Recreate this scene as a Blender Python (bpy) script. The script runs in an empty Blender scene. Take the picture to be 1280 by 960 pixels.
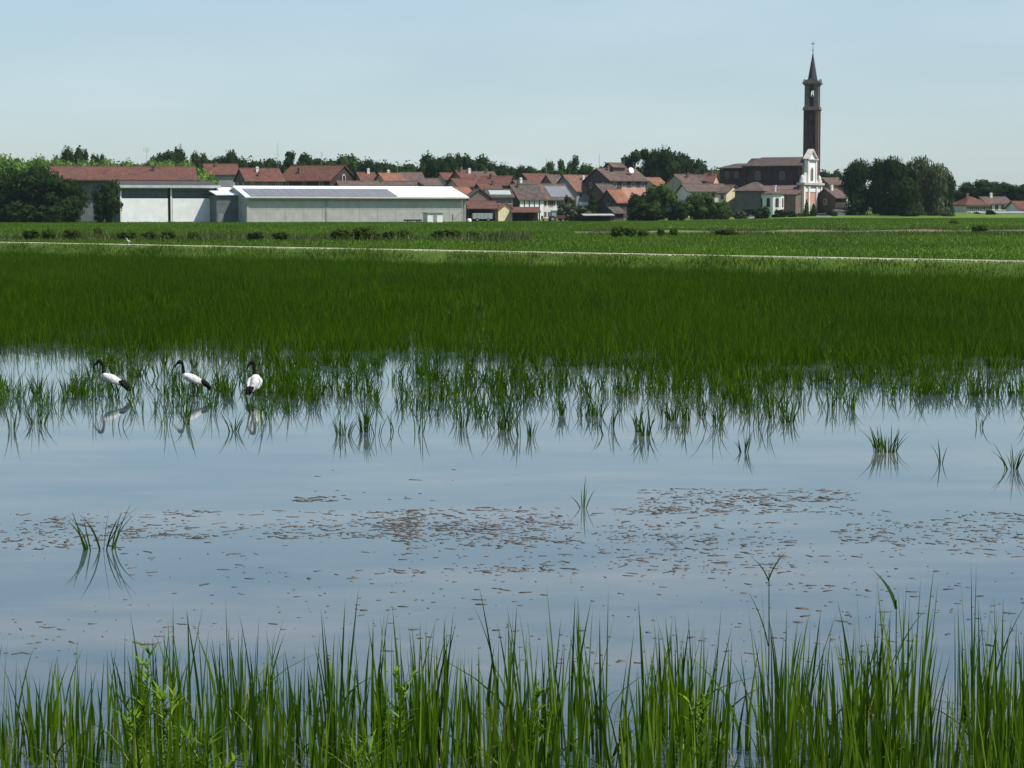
import bpy, math, random
import numpy as np
from mathutils import Vector, Matrix
random.seed(7); rng = np.random.default_rng(7)
R = math.radians; S = bpy.context.scene; COL = S.collection

# ------------------------------------------------------------------ camera
F = 2600.0; CH = 3.3; PITCH = math.atan((480-262)/F)
cp, sp = math.cos(PITCH), math.sin(PITCH)
def at(px, py, Y):                       # photo pixel -> point at depth Y
    u, v = (px-640)/F, (480-py)/F
    t = Y/(cp+v*sp)
    return Vector((u*t, Y, CH+t*(v*cp-sp)))
def zat(py, Y): return at(640, py, Y).z
def xat(px, Y): return at(px, 262, Y).x
cam = bpy.data.cameras.new('camera'); co = bpy.data.objects.new('camera', cam); COL.objects.link(co)
co.location = (0, 0, CH); co.rotation_euler = (math.pi/2-PITCH, 0, 0)
cam.sensor_width = 36; cam.lens = F/1280*36; cam.clip_start = 0.1; cam.clip_end = 9000
S.camera = co

# ------------------------------------------------------------------ light
SUN_EL, SUN_AZ = 54.0, 114.0             # azimuth clockwise from +Y (the view direction)
sd = Vector((math.sin(R(SUN_AZ))*math.cos(R(SUN_EL)), math.cos(R(SUN_AZ))*math.cos(R(SUN_EL)), math.sin(R(SUN_EL))))
L = bpy.data.lights.new('sun', 'SUN'); L.energy = 4.0; L.angle = R(0.5); L.color = (1, .955, .88)
lo = bpy.data.objects.new('sun', L); COL.objects.link(lo); lo.location = (60, -40, 90)
lo.rotation_euler = sd.to_track_quat('Z', 'Y').to_euler()
W = bpy.data.worlds.new('World'); S.world = W; W.use_nodes = True
wn, wl = W.node_tree.nodes, W.node_tree.links
bg = wn['Background']; sky = wn.new('ShaderNodeTexSky'); sky.sky_type = 'NISHITA'; sky.sun_disc = False
sky.sun_elevation = R(SUN_EL); sky.sun_rotation = R(SUN_AZ); sky.altitude = 100
sky.air_density = 1.0; sky.dust_density = .6; sky.ozone_density = 2.0
mixw = wn.new('ShaderNodeMix'); mixw.data_type = 'RGBA'; mixw.blend_type = 'MULTIPLY'; mixw.inputs[0].default_value = 1
mixw.inputs[7].default_value = (0.93, .99, 1.04, 1)
wl.new(sky.outputs[0], mixw.inputs[6])
# faint high cirrus
tc = wn.new('ShaderNodeTexCoord'); mp = wn.new('ShaderNodeMapping'); mp.inputs['Scale'].default_value = (3, 3, 14)
nz = wn.new('ShaderNodeTexNoise'); nz.inputs['Scale'].default_value = 1.6; nz.inputs['Detail'].default_value = 5
rp = wn.new('ShaderNodeMapRange'); rp.inputs[1].default_value = .42; rp.inputs[2].default_value = .75; rp.inputs[3].default_value = 0; rp.inputs[4].default_value = .24
wl.new(tc.outputs['Generated'], mp.inputs[0]); wl.new(mp.outputs[0], nz.inputs['Vector']); wl.new(nz.outputs[0], rp.inputs[0])
mixc = wn.new('ShaderNodeMix'); mixc.data_type = 'RGBA'; mixc.inputs[7].default_value = (5.5, 6.3, 6.6, 1)
mixh = wn.new('ShaderNodeMix'); mixh.data_type = 'RGBA'; mixh.inputs[7].default_value = (2.95, 3.75, 4.25, 1)
sz = wn.new('ShaderNodeSeparateXYZ'); mz = wn.new('ShaderNodeMapRange'); mz.inputs[1].default_value = .08; mz.inputs[2].default_value = .5; mz.inputs[3].default_value = .55; mz.inputs[4].default_value = 0
wl.new(tc.outputs['Generated'], sz.inputs[0]); wl.new(sz.outputs[2], mz.inputs[0]); wl.new(mz.outputs[0], mixh.inputs[0])
wl.new(mixw.outputs[2], mixh.inputs[6])
wl.new(rp.outputs[0], mixc.inputs[0]); wl.new(mixh.outputs[2], mixc.inputs[6]); wl.new(mixc.outputs[2], bg.inputs[0])
bg.inputs[1].default_value = 0.11
S.view_settings.view_transform = 'Standard'; S.view_settings.look = 'None'
S.view_settings.exposure = 0.4; S.view_settings.gamma = 1; S.view_settings.use_curve_mapping = False
cy = S.cycles; cy.use_denoising = True; cy.max_bounces = 7; cy.transparent_max_bounces = 6; cy.volume_bounces = 0
cy.diffuse_bounces = 3; cy.glossy_bounces = 3; cy.caustics_reflective = False; cy.caustics_refractive = False

# ------------------------------------------------------------------ materials
MC = {}
def nodes(name):
    m = bpy.data.materials.new(name); m.use_nodes = True
    return m, m.node_tree.nodes, m.node_tree.links, m.node_tree.nodes['Principled BSDF']
def mat(name, c, c2=None, scale=2.0, rough=.85, bump=0.0, metal=0.0, detail=5, spec=.3, stretch=(1, 1, 1)):
    if name in MC: return MC[name]
    m, n, l, b = nodes(name)
    b.inputs['Roughness'].default_value = rough; b.inputs['Metallic'].default_value = metal
    b.inputs['Specular IOR Level'].default_value = spec
    c2 = c2 or tuple(x*.72 for x in c)
    t = n.new('ShaderNodeTexCoord'); mp = n.new('ShaderNodeMapping'); mp.inputs['Scale'].default_value = stretch
    z = n.new('ShaderNodeTexNoise'); z.inputs['Scale'].default_value = scale; z.inputs['Detail'].default_value = detail
    r = n.new('ShaderNodeValToRGB'); r.color_ramp.elements[0].position = .33; r.color_ramp.elements[1].position = .68
    r.color_ramp.elements[0].color = (*c2, 1); r.color_ramp.elements[1].color = (*c, 1)
    l.new(t.outputs['Object'], mp.inputs[0]); l.new(mp.outputs[0], z.inputs['Vector']); l.new(z.outputs[0], r.inputs[0]); l.new(r.outputs[0], b.inputs['Base Color'])
    if bump:
        bp = n.new('ShaderNodeBump'); bp.inputs['Strength'].default_value = bump; bp.inputs['Distance'].default_value = .05
        l.new(z.outputs[0], bp.inputs['Height']); l.new(bp.outputs[0], b.inputs['Normal'])
    MC[name] = m; return m
def tile_mat(name, c, c2):
    if name in MC: return MC[name]
    m, n, l, b = nodes(name); b.inputs['Roughness'].default_value = .85; b.inputs['Specular IOR Level'].default_value = .2
    t = n.new('ShaderNodeTexCoord')
    z = n.new('ShaderNodeTexNoise'); z.inputs['Scale'].default_value = .7; z.inputs['Detail'].default_value = 8; z.inputs['Roughness'].default_value = .7
    r = n.new('ShaderNodeValToRGB'); r.color_ramp.elements[0].position = .36; r.color_ramp.elements[1].position = .66
    r.color_ramp.elements[0].color = (*c2, 1); r.color_ramp.elements[1].color = (*c, 1)
    w = n.new('ShaderNodeTexWave'); w.inputs['Scale'].default_value = 1.3; w.inputs['Distortion'].default_value = .4; w.bands_direction = 'X'
    bp = n.new('ShaderNodeBump'); bp.inputs['Strength'].default_value = .5; bp.inputs['Distance'].default_value = .06
    v = n.new('ShaderNodeTexVoronoi'); v.inputs['Scale'].default_value = 1.6
    mx = n.new('ShaderNodeMix'); mx.data_type = 'RGBA'; mx.blend_type = 'OVERLAY'; mx.inputs[0].default_value = .3
    l.new(t.outputs['Object'], z.inputs['Vector']); l.new(t.outputs['Object'], w.inputs['Vector']); l.new(t.outputs['Object'], v.inputs['Vector'])
    l.new(z.outputs[0], r.inputs[0]); l.new(r.outputs[0], mx.inputs[6]); l.new(v.outputs['Color'], mx.inputs[7])
    hs = n.new('ShaderNodeHueSaturation'); hs.inputs['Saturation'].default_value = .95
    l.new(mx.outputs[2], hs.inputs['Color']); l.new(hs.outputs[0], b.inputs['Base Color'])
    l.new(w.outputs[0], bp.inputs['Height']); l.new(bp.outputs[0], b.inputs['Normal'])
    MC[name] = m; return m
def brick_mat(name, c, c2, mortar, sc=1.0):
    if name in MC: return MC[name]
    m, n, l, b = nodes(name); b.inputs['Roughness'].default_value = .9; b.inputs['Specular IOR Level'].default_value = .2
    t = n.new('ShaderNodeTexCoord'); mp = n.new('ShaderNodeMapping'); mp.inputs['Rotation'].default_value = (R(90), 0, 0)
    k = n.new('ShaderNodeTexBrick'); k.inputs['Color1'].default_value = (*c, 1); k.inputs['Color2'].default_value = (*c2, 1)
    k.inputs['Mortar'].default_value = (*mortar, 1); k.inputs['Scale'].default_value = sc; k.inputs['Mortar Size'].default_value = .02
    z = n.new('ShaderNodeTexNoise'); z.inputs['Scale'].default_value = .5; z.inputs['Detail'].default_value = 7
    mx = n.new('ShaderNodeMix'); mx.data_type = 'RGBA'; mx.blend_type = 'OVERLAY'; mx.inputs[0].default_value = .5
    l.new(t.outputs['Object'], mp.inputs[0]); l.new(mp.outputs[0], k.inputs['Vector']); l.new(t.outputs['Object'], z.inputs['Vector'])
    l.new(k.outputs['Color'], mx.inputs[6]); l.new(z.outputs[0], mx.inputs[7]); l.new(mx.outputs[2], b.inputs['Base Color'])
    MC[name] = m; return m
def leaf_mat(name, cols, trans=.35, rough=.55, spec=.25, patch=None):
    """colour differs leaf by leaf (random per island); some light passes through"""
    if name in MC: return MC[name]
    m, n, l, b = nodes(name); b.inputs['Roughness'].default_value = rough; b.inputs['Specular IOR Level'].default_value = spec
    g = n.new('ShaderNodeNewGeometry'); r = n.new('ShaderNodeValToRGB'); e = r.color_ramp.elements
    e[0].position = 0; e[0].color = (*cols[0], 1); e[1].position = 1; e[1].color = (*cols[-1], 1)
    for i, c in enumerate(cols[1:-1]): q = e.new((i+1)/(len(cols)-1)); q.color = (*c, 1)
    l.new(g.outputs['Random Per Island'], r.inputs[0]); out = r.outputs[0]
    if patch:
        t = n.new('ShaderNodeTexCoord'); mp = n.new('ShaderNodeMapping'); mp.inputs['Scale'].default_value = (1, .35, 0)
        z = n.new('ShaderNodeTexNoise'); z.inputs['Scale'].default_value = patch[0]; z.inputs['Detail'].default_value = 4
        rr = n.new('ShaderNodeMapRange'); rr.inputs[1].default_value = .35; rr.inputs[2].default_value = .65
        mx = n.new('ShaderNodeMix'); mx.data_type = 'RGBA'; mx.blend_type = 'MULTIPLY'; mx.inputs[7].default_value = (*patch[1], 1)
        l.new(t.outputs['Object'], mp.inputs[0]); l.new(mp.outputs[0], z.inputs['Vector']); l.new(z.outputs[0], rr.inputs[0])
        l.new(rr.outputs[0], mx.inputs[0]); l.new(out, mx.inputs[6]); out = mx.outputs[2]
    l.new(out, b.inputs['Base Color'])
    tr = n.new('ShaderNodeBsdfTranslucent'); ms = n.new('ShaderNodeMixShader'); ms.inputs[0].default_value = trans
    l.new(out, tr.inputs[0]); l.new(b.outputs[0], ms.inputs[1]); l.new(tr.outputs[0], ms.inputs[2])
    l.new(ms.outputs[0], n['Material Output'].inputs[0])
    MC[name] = m; return m

# ------------------------------------------------------------------ mesh helpers
class MB:
    def __init__(s): s.v = []; s.f = []; s.m = []
    def face(s, idx, m=0): s.f.append(tuple(idx)); s.m.append(m)
    def box(s, x0, x1, y0, y1, z0, z1, m=0):
        b = len(s.v); s.v += [(x, y, z) for z in (z0, z1) for x, y in ((x0, y0), (x1, y0), (x1, y1), (x0, y1))]
        for q in ((3, 2, 1, 0), (4, 5, 6, 7), (0, 1, 5, 4), (1, 2, 6, 5), (2, 3, 7, 6), (3, 0, 4, 7)): s.face([b+i for i in q], m)
        return s
    def prism(s, pts, a0, a1, axis='x', m=0):      # polygon of (u, z) pushed along x or y
        b = len(s.v); n = len(pts)
        for a in (a0, a1): s.v += [(a, u, z) if axis == 'x' else (u, a, z) for u, z in pts]
        s.face([b+i for i in range(n)][::-1], m); s.face([b+n+i for i in range(n)], m)
        for i in range(n): j = (i+1) % n; s.face((b+i, b+j, b+n+j, b+n+i), m)
        return s
    def loft(s, path, rad, n=8, m=0, mats=None, ref=(0, 1, 0)):
        P = [Vector(p) for p in path]; ref = Vector(ref); b = len(s.v)
        for i, p in enumerate(P):
            t = (P[min(i+1, len(P)-1)]-P[max(i-1, 0)]).normalized()
            a = ref-t*ref.dot(t); a = a.normalized() if a.length > 1e-4 else t.orthogonal().normalized()
            c = t.cross(a); r = rad[i]; ra, rc = r if isinstance(r, tuple) else (r, r)
            for k in range(n):
                q = 2*math.pi*k/n; s.v.append(tuple(p+a*math.cos(q)*ra+c*math.sin(q)*rc))
        for i in range(len(P)-1):
            for k in range(n):
                k2 = (k+1) % n; s.face((b+i*n+k, b+i*n+k2, b+(i+1)*n+k2, b+(i+1)*n+k), mats[i] if mats else m)
        s.face([b+k for k in range(n)][::-1], mats[0] if mats else m); e = b+(len(P)-1)*n
        s.face([e+k for k in range(n)], mats[-1] if mats else m)
        return s
    def tube(s, p, q, r, r2=None, n=6, m=0): return s.loft([p, q], [r, r if r2 is None else r2], n, m)
    def mesh(s, name, mats, smooth=False):
        me = bpy.data.meshes.new(name); me.from_pydata(s.v, [], s.f)
        for x in mats: me.materials.append(x)
        me.polygons.foreach_set('material_index', s.m)
        if smooth: me.polygons.foreach_set('use_smooth', [True]*len(s.f))
        me.update(); return me
def obj(name, me, parent=None, mats=None, smooth=False):
    if isinstance(me, MB): me = me.mesh(name, mats if isinstance(mats, (list, tuple)) else [mats], smooth)
    o = bpy.data.objects.new(name, me); COL.objects.link(o); o.parent = parent; return o
def tag(o, label=None, cat=None, group=None, kind=None):
    for k, v in (('label', label), ('category', cat), ('group', group), ('kind', kind)):
        if v: o[k] = v
    return o
def empty(name, loc, rz=0, label=None, cat=None, group=None):
    o = bpy.data.objects.new(name, None); COL.objects.link(o); o.location = loc; o.rotation_euler = (0, 0, rz); o.empty_display_size = .3
    return tag(o, label, cat, group)
def fast_mesh(name, co, faces_list, mats, mat_idx=None):
    """co (n,3); faces_list: list of int arrays (k, 3 or 4)"""
    me = bpy.data.meshes.new(name); me.vertices.add(len(co)); me.vertices.foreach_set('co', co.astype(np.float32).ravel())
    loops = np.concatenate([f.ravel() for f in faces_list]).astype(np.int32)
    tot = np.concatenate([np.full(len(f), f.shape[1]) for f in faces_list]); st = np.concatenate([[0], np.cumsum(tot)[:-1]]).astype(np.int32)
    me.loops.add(len(loops)); me.loops.foreach_set('vertex_index', loops)
    me.polygons.add(len(st)); me.polygons.foreach_set('loop_start', st)
    for x in mats: me.materials.append(x)
    if mat_idx is not None: me.polygons.foreach_set('material_index', mat_idx.astype(np.int32))
    me.update(calc_edges=True); me.validate(); return me
def blades(P, H, Wd, az, lean, curl, face, nseg):
    """curved tapering leaves: arrays of base point, height, width, heading, lean, curl, facing"""
    n = len(P); lv = []
    for k in range(nseg+1):
        t = k/nseg; off = H*(lean*t+curl*t*t); z = H*t*(1-.45*np.clip(np.abs(curl), 0, 1.6)*t)
        c = P+np.stack([np.cos(az)*off, np.sin(az)*off, z], 1)
        w = Wd*.5*(1-t**1.7)*(.65+.7*t if t < .5 else 1)
        s = np.stack([np.cos(face)*w, np.sin(face)*w, np.zeros(n)], 1)
        lv += [c-s, c+s] if k < nseg else [c]
    V = np.stack(lv, 1); m = V.shape[1]; b = (np.arange(n)*m)[:, None]; fl = []
    if nseg > 1:
        q = np.concatenate([b+np.array([2*k, 2*k+1, 2*k+3, 2*k+2]) for k in range(nseg-1)]); fl.append(q)
    fl.append(b+np.array([m-3, m-2, m-1]))
    return V.reshape(-1, 3), fl
def merge(parts):
    co, f3, f4, o = [], [], [], 0
    for V, fl in parts:
        co.append(V)
        for f in fl: (f3 if f.shape[1] == 3 else f4).append(f+o)
        o += len(V)
    return np.concatenate(co), [np.concatenate(x) for x in (f4, f3) if x]
def wob(x, y, s, ph=0):
    return (np.sin(x*s+ph)+np.sin(y*s*1.3+1.7*ph+1)+np.sin((x+y)*s*.7+2.1+ph)+np.sin((x-1.6*y)*s*.55+4+ph))/4

# ------------------------------------------------------------------ the lie of the land
def track_y(x): return np.clip(158.5-(np.asarray(x, float)+39)*.92, 52, 420)
def sm(a, b, x): t = np.clip((x-a)/(b-a), 0, 1); return t*t*(3-2*t)
def land(x, y):
    x = np.asarray(x, float); y = np.asarray(y, float)
    front = .32+(1.12-.32)*sm(20, 75, x*480/np.maximum(y, 1))
    z = .18+(front-.18)*sm(230, 480, y)+2.2*sm(500, 640, y)
    return z
def gz(x, y): return float(land(x, y))

ground_m = mat('pond_mud', (.055, .05, .035), (.03, .03, .02), .8, .95, .3)
xs = np.array([-4000, -1200, -400, -120, -60, -30, -15, 0, 15, 30, 60, 120, 400, 1200, 4000.])
ys = np.array([-3000, -600, -60, -2, 2.4, 4.5, 6.5, 8.5, 9.6, 11, 30, 100, 400, 1500, 6000.]); zs = [1.65, 1.65, 1.65, 1.65, 1.6, 1.2, .6, .08, -.15, -.3, -.3, -.35, -.6, -.8, -.8]
def grid(name, X, Yv, Zf, m, kind='structure'):
    b = MB()
    for j in range(len(Yv)):
        for i in range(len(X)): b.v.append((float(X[i]), *Zf(i, j)))
    nx = len(X)
    for j in range(len(Yv)-1):
        for i in range(nx-1): a = j*nx+i; b.face((a, a+1, a+nx+1, a+nx))
    return tag(obj(name, b, None, [m], True), kind=kind)
grid('ground', xs, ys, lambda i, j: (float(ys[j]), zs[j]), ground_m)

# water
m, n, l, b = nodes('still_water'); b.inputs['Base Color'].default_value = (.06, .075, .08, 1); b.inputs['Roughness'].default_value = .02; b.inputs['IOR'].default_value = 1.5
t = n.new('ShaderNodeTexCoord'); z1 = n.new('ShaderNodeTexNoise'); z1.inputs['Scale'].default_value = 5; z1.inputs['Detail'].default_value = 3
z2 = n.new('ShaderNodeTexNoise'); z2.inputs['Scale'].default_value = .45; z2.inputs['Detail'].default_value = 2
ad = n.new('ShaderNodeMath'); ad.operation = 'MULTIPLY_ADD'; ad.inputs[1].default_value = .12
bp = n.new('ShaderNodeBump'); bp.inputs['Strength'].default_value = .05; bp.inputs['Distance'].default_value = .05
l.new(t.outputs['Object'], z1.inputs['Vector']); l.new(t.outputs['Object'], z2.inputs['Vector']); l.new(z1.outputs[0], ad.inputs[0]); l.new(z2.outputs[0], ad.inputs[2])
l.new(ad.outputs[0], bp.inputs['Height']); l.new(bp.outputs[0], b.inputs['Normal'])
zf = n.new('ShaderNodeTexNoise'); zf.inputs['Scale'].default_value = .42; zf.inputs['Detail'].default_value = 9; zf.inputs['Roughness'].default_value = .68
mpf = n.new('ShaderNodeMapping'); mpf.inputs['Scale'].default_value = (.45, 1, 1)
l.new(t.outputs['Object'], mpf.inputs[0]); l.new(mpf.outputs[0], zf.inputs['Vector'])
rf = n.new('ShaderNodeMapRange'); rf.inputs[1].default_value = .44; rf.inputs[2].default_value = .68; l.new(zf.outputs[0], rf.inputs[0])
cf = n.new('ShaderNodeMix'); cf.data_type = 'RGBA'; cf.inputs[6].default_value = (.05, .078, .085, 1); cf.inputs[7].default_value = (.14, .14, .122, 1); l.new(rf.outputs[0], cf.inputs[0]); l.new(cf.outputs[2], b.inputs['Base Color'])
sf = n.new('ShaderNodeMapRange'); sf.inputs[1].default_value = 0; sf.inputs[2].default_value = 1; sf.inputs[3].default_value = .018; sf.inputs[4].default_value = .07; l.new(rf.outputs[0], sf.inputs[0]); l.new(sf.outputs[0], b.inputs['Roughness'])
WATER = m
wb = MB(); wb.v = [(-420, 7.0, 0), (420, 7.0, 0), (420, 430, 0), (-420, 430, 0)]; wb.face((0, 1, 2, 3))
tag(obj('water', wb, None, [WATER]), kind='structure')

# far field beyond the track
field_m = mat('field_turf', (.12, .20, .012), (.07, .125, .008), .06, .95, 0, detail=8, stretch=(.5, 2.2, 1))
fx = np.concatenate([[-3500, -1500, -700], np.arange(-420, 421, 12), [700, 1500, 3500]])
fd = np.concatenate([[0, 3, 8], np.arange(15, 420, 15), [450, 500, 560, 640, 800, 1200, 2500, 5000]])
ty = track_y(fx)
grid('field', fx, fd, lambda i, j: (float(ty[i]+fd[j]), float(land(fx[i], ty[i]+fd[j])) if j else -.1), field_m)
# raised bank that carries the track, then the track itself
bank_m = mat('bank_earth', (.09, .15, .01), (.05, .095, .008), .8, .95, .4)
track_m = mat('pale_gravel', (.46, .42, .31), (.24, .23, .14), .5, .95, .3)
tx = np.arange(-230, 116, 3.0)
def strip(name, prof, m):
    b = MB(); k = len(prof)
    for x in tx:
        y = float(track_y(x))
        for d, z in prof:
            jit = .12*math.sin(x*.9+d*2)+.08*math.sin(x*2.3+d)
            b.v.append((x+d*.68, y+d*.73+jit, z))
    for i in range(len(tx)-1):
        for j in range(k-1): a = i*k+j; b.face((a, a+k, a+k+1, a+1))
    return tag(obj(name, b, None, [m], True), kind='structure')
strip('track_bank', [(-3.7, -.35), (-3.2, .1), (-2.7, .42), (-2.2, .73), (-1.9, .80), (1.9, .80), (2.6, .72), (5.0, .3), (6.5, -.05)][::-1], bank_m)
strip('track', [(-1.75, .807), (-.5, .85), (.5, .85), (1.75, .807)][::-1], track_m)

# ------------------------------------------------------------------ rice, grasses
rice_m = leaf_mat('rice_leaf', [(.018, .048, .001), (.045, .108, .001), (.068, .145, .002), (.028, .07, .001), (.12, .21, .004)], .45, .7, .08, patch=(.12, (.7, .78, .6)))
verge_m = leaf_mat('verge_grass', [(.06, .13, .004), (.11, .20, .007), (.18, .25, .02), (.03, .07, .002)], .4, patch=(.35, (.6, .7, .5)))
meadow_m = leaf_mat('meadow_grass', [(.085, .165, .005), (.12, .21, .008), (.075, .14, .005)], .4, patch=(.05, (.65, .75, .5)))
def scatter(y0, y1, dens, margin=1.18):
    """points over the part of the plain the view covers, y0..y1"""
    n = int(dens*(y1*y1-y0*y0)*640/F*margin)
    y = np.sqrt(rng.uniform(y0*y0, y1*y1, n)); x = rng.uniform(-1, 1, n)*640/F*margin*y
    return x, y
parts = []
for y0, y1, dens, wd, ns in ((41.5, 62, 165, .014, 2), (62, 90, 100, .02, 2), (90, 130, 60, .03, 1), (130, 205, 34, .045, 1)):
    x, y = scatter(y0, y1, dens)
    keep = (y < track_y(x)-3.0/.73-.4*wob(x, y, .5, 2))
    edge = 47.5+1.6*wob(x, x*0, .55, 1)+1.0*wob(x, x*0, 1.7, 2)-2.8*np.clip((x+1)/5, -.35, 1)
    keep &= (y > edge) | (rng.random(len(x)) < .2*np.clip((y-44)/3, 0, 1))
    keep &= rng.random(len(x)) < .66+.55*wob(x, y, 1.3, .4)+.4*wob(x, y, 3.7, 1.4)
    x, y = x[keep], y[keep]; n = len(x)
    h = (.48+.06*wob(x, y, .35)+.10*wob(x, y, 1.1, 3)+.15*wob(x, y, 3.3, 1))*rng.uniform(.62, 1.2, n)
    parts.append(blades(np.stack([x, y, np.full(n, -.03)], 1), h, wd*rng.uniform(.7, 1.3, n), rng.uniform(0, 6.28, n), rng.uniform(0, .22, n), rng.uniform(0, .38, n), rng.uniform(-.8, .8, n), ns))
V, fl = merge(parts)
tag(obj('rice_field', fast_mesh('rice_field', V, fl, [rice_m])), 'dense band of dark green rice filling the paddy up to the pale track', 'rice field', kind='stuff')

# ragged fringe of clumps standing in open water in front of the field
def clump(cx, cy, n, h, spread, wd, ns=3, lean=.3):
    a = rng.uniform(0, 6.28, n); r = spread*np.sqrt(rng.random(n))
    P = np.stack([cx+r*np.cos(a), cy+r*np.sin(a), np.full(n, -.03)], 1)
    return blades(P, h*rng.uniform(.5, 1.12, n), wd*rng.uniform(.7, 1.25, n), a+rng.normal(0, .5, n), lean*rng.random(n), rng.uniform(0, .42, n), rng.uniform(-.9, .9, n), ns)
parts = []; cnt = 0
BIRDS = ((-7.35, 36.6), (-5.75, 36.6), (-4.55, 36.2))
while cnt < 1400:
    y = rng.uniform(29.8, 49); x = rng.uniform(-1, 1)*.29*y
    px = 640+x/y*F; py = 262+CH*F/y
    p = np.clip((y-29.6)/12, 0, 1)**1.25*np.interp(y, [36, 40, 48], [.85, .6, .5])
    p *= .5+1.0*float(wob(np.array(x), np.array(y), 1.5, 2))+.4*float(wob(np.array(x), np.array(y), .6, 5))
    if px > 990 and py > 500: p *= .12
    if px < 330 and py > 505: p *= .5
    if px < 115 and 447 < py < 488: p *= .05
    if 130 < px < 330 and 452 < py < 500: p *= .6
    if 440 < py < 453 and px < 900: p *= .15
    if 453 < py < 475: p *= .75
    if 330 < px < 960 and py > 480: p *= 1.1
    if px > 650 and py < 480: p *= 1.15
    if rng.random() > p or any(abs(x-bx) < .34 and -1.6 < y-by < .3 and rng.random() < .7 for bx, by in BIRDS): continue
    parts.append(clump(x, y, int(rng.integers(4, 7+int(np.clip((y-34)*1.3, 0, 15)))), rng.uniform(.32, .6), rng.uniform(.03, .15), .02)); cnt += 1
for px in (455, 520, 575, 603, 632, 668, 700, 745, 772, 800, 835, 862, 880, 905, 960, 985, 1030, 1075):
    py = rng.uniform(508, 545); Y = CH*F/(py-262)
    for q in range(int(rng.integers(1, 4))): parts.append(clump(xat(px, Y)+rng.normal(0, .09), Y+rng.normal(0, .15), int(rng.integers(6, 15)), rng.uniform(.38, .52), .06, .02, 4, .18))
for bx, by in BIRDS:
    for dx, dy, nb in ((-.22, -.5, 9), (.12, -.7, 10), (.35, -.45, 12), (.6, .3, 16), (-.45, .4, 14), (.05, .6, 16), (-.1, 1.1, 16), (.4, 1.2, 16)):
        if bx > -5 and dy < 0 and dx > -.1 and dx < .3: continue
        parts.append(clump(bx+dx+rng.normal(0, .05), by+dy, nb, rng.uniform(.34, .46), rng.uniform(.05, .14), .018))
V, fl = merge(parts)
tag(obj('rice_fringe', fast_mesh('rice_fringe', V, fl, [rice_m])), 'ragged thin clumps of rice standing in open water around the three ibises', 'rice fringe', kind='stuff')

# single clumps standing clear in the water
for px, py, nb, h, spr, lab in (
    (118, 690, 15, .52, .16, 'lone spiky rice clump in open water at the left above the foreground grass'),
    (730, 637, 5, .40, .03, 'thin single rice shoot in the middle of the open water'),
    (1114, 566, 36, .42, .18, 'wide splayed rice clump in clear water right of the fringe'),
    (1181, 580, 5, .36, .03, 'tiny bent rice sprig between the splayed clump and the right edge'),
    (1271, 588, 14, .46, .08, 'rice clump cut by the right edge of the picture'),
    (932, 566, 12, .38, .07, 'small upright rice clump standing clear in front of the fringe above the brown leaf raft'),
    (427, 545, 20, .40, .12, 'bushy rice clump in front of the fringe right of the three ibises'),
    (40, 530, 18, .5, .14, 'tall rice clump at the left edge in front of the first ibis'),
    (289, 540, 12, .4, .07, 'narrow rice clump just left of the reflection of the rightmost ibis')):
    Y = CH*F/(py-262); x = xat(px, Y); V, fl = merge([clump(0, 0, nb, h, spr, .019, 5, .35)])
    o = obj('rice_clump', fast_mesh('rice_clump', V, fl, [rice_m])); o.location = (x, Y, 0)
    tag(o, lab, 'rice clump', 'rice clumps standing clear in the water')

# grass along the track, meadow beyond
parts = []
n = 90000; x = rng.uniform(-75, 62, n); d = np.where(rng.random(n) < .78, rng.uniform(-3.5, -1.3, n), rng.uniform(1.6, 6.5, n))
dense = rng.random(n) < .8+.6*wob(x, d, 1.1, 1); x, d = x[dense], d[dense]; n = len(x)
P = np.stack([x+d*.68, track_y(x)+d*.73, np.where(d < 0, np.interp(d, [-3.7, -3.2, -2.7, -2.1, -1.7], [-.3, .1, .42, .73, .80]), np.interp(d, [1.7, 2.6, 5, 6.5], [.80, .72, .3, .15]))-.02], 1)
tall = .22+.14*wob(x, d*3, .9, 2)+.12*wob(x, d, 2.7)+.25*np.clip(wob(x, d*2, .31, 4)-.15, 0, 1)
tall = np.where(np.abs(d) < 2.2, tall*(.32+.3*np.clip(wob(x, x*0, .5, 2)+.1, 0, 1)), tall*1.2)
parts.append(blades(P, np.clip(tall, .10, 1)*rng.uniform(.6, 1.3, n), rng.uniform(.03, .065, n), rng.uniform(0, 6.28, n), rng.uniform(0, .35, n), rng.uniform(0, .5, n), rng.uniform(-.9, .9, n), 2))
V, fl = merge(parts)
tag(obj('verge_grass', fast_mesh('verge_grass', V, fl, [verge_m])), 'yellow green rough grass along both verges of the pale track', 'verge grass', kind='stuff')
parts = []
for y0, y1, dens, wd, h in ((70, 190, 9, .10, .26), (190, 300, 5, .16, .28), (300, 505, 2.2, .26, .30)):
    x, y = scatter(y0, y1, dens, 1.15); k = y > track_y(x)+6; x, y = x[k], y[k]; n = len(x)
    parts.append(blades(np.stack([x, y, land(x, y)-.02], 1), h*rng.uniform(.6, 1.3, n)*(1+.4*wob(x, y, .11)), wd*rng.uniform(.7, 1.3, n), rng.uniform(0, 6.28, n), rng.uniform(0, .4, n), rng.uniform(0, .3, n), rng.uniform(-.7, .7, n), 1))
V, fl = merge(parts)
tag(obj('meadow_grass', fast_mesh('meadow_grass', V, fl, [meadow_m])), 'mid green crop covering the far field between track and village', 'meadow grass', kind='stuff')

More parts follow.
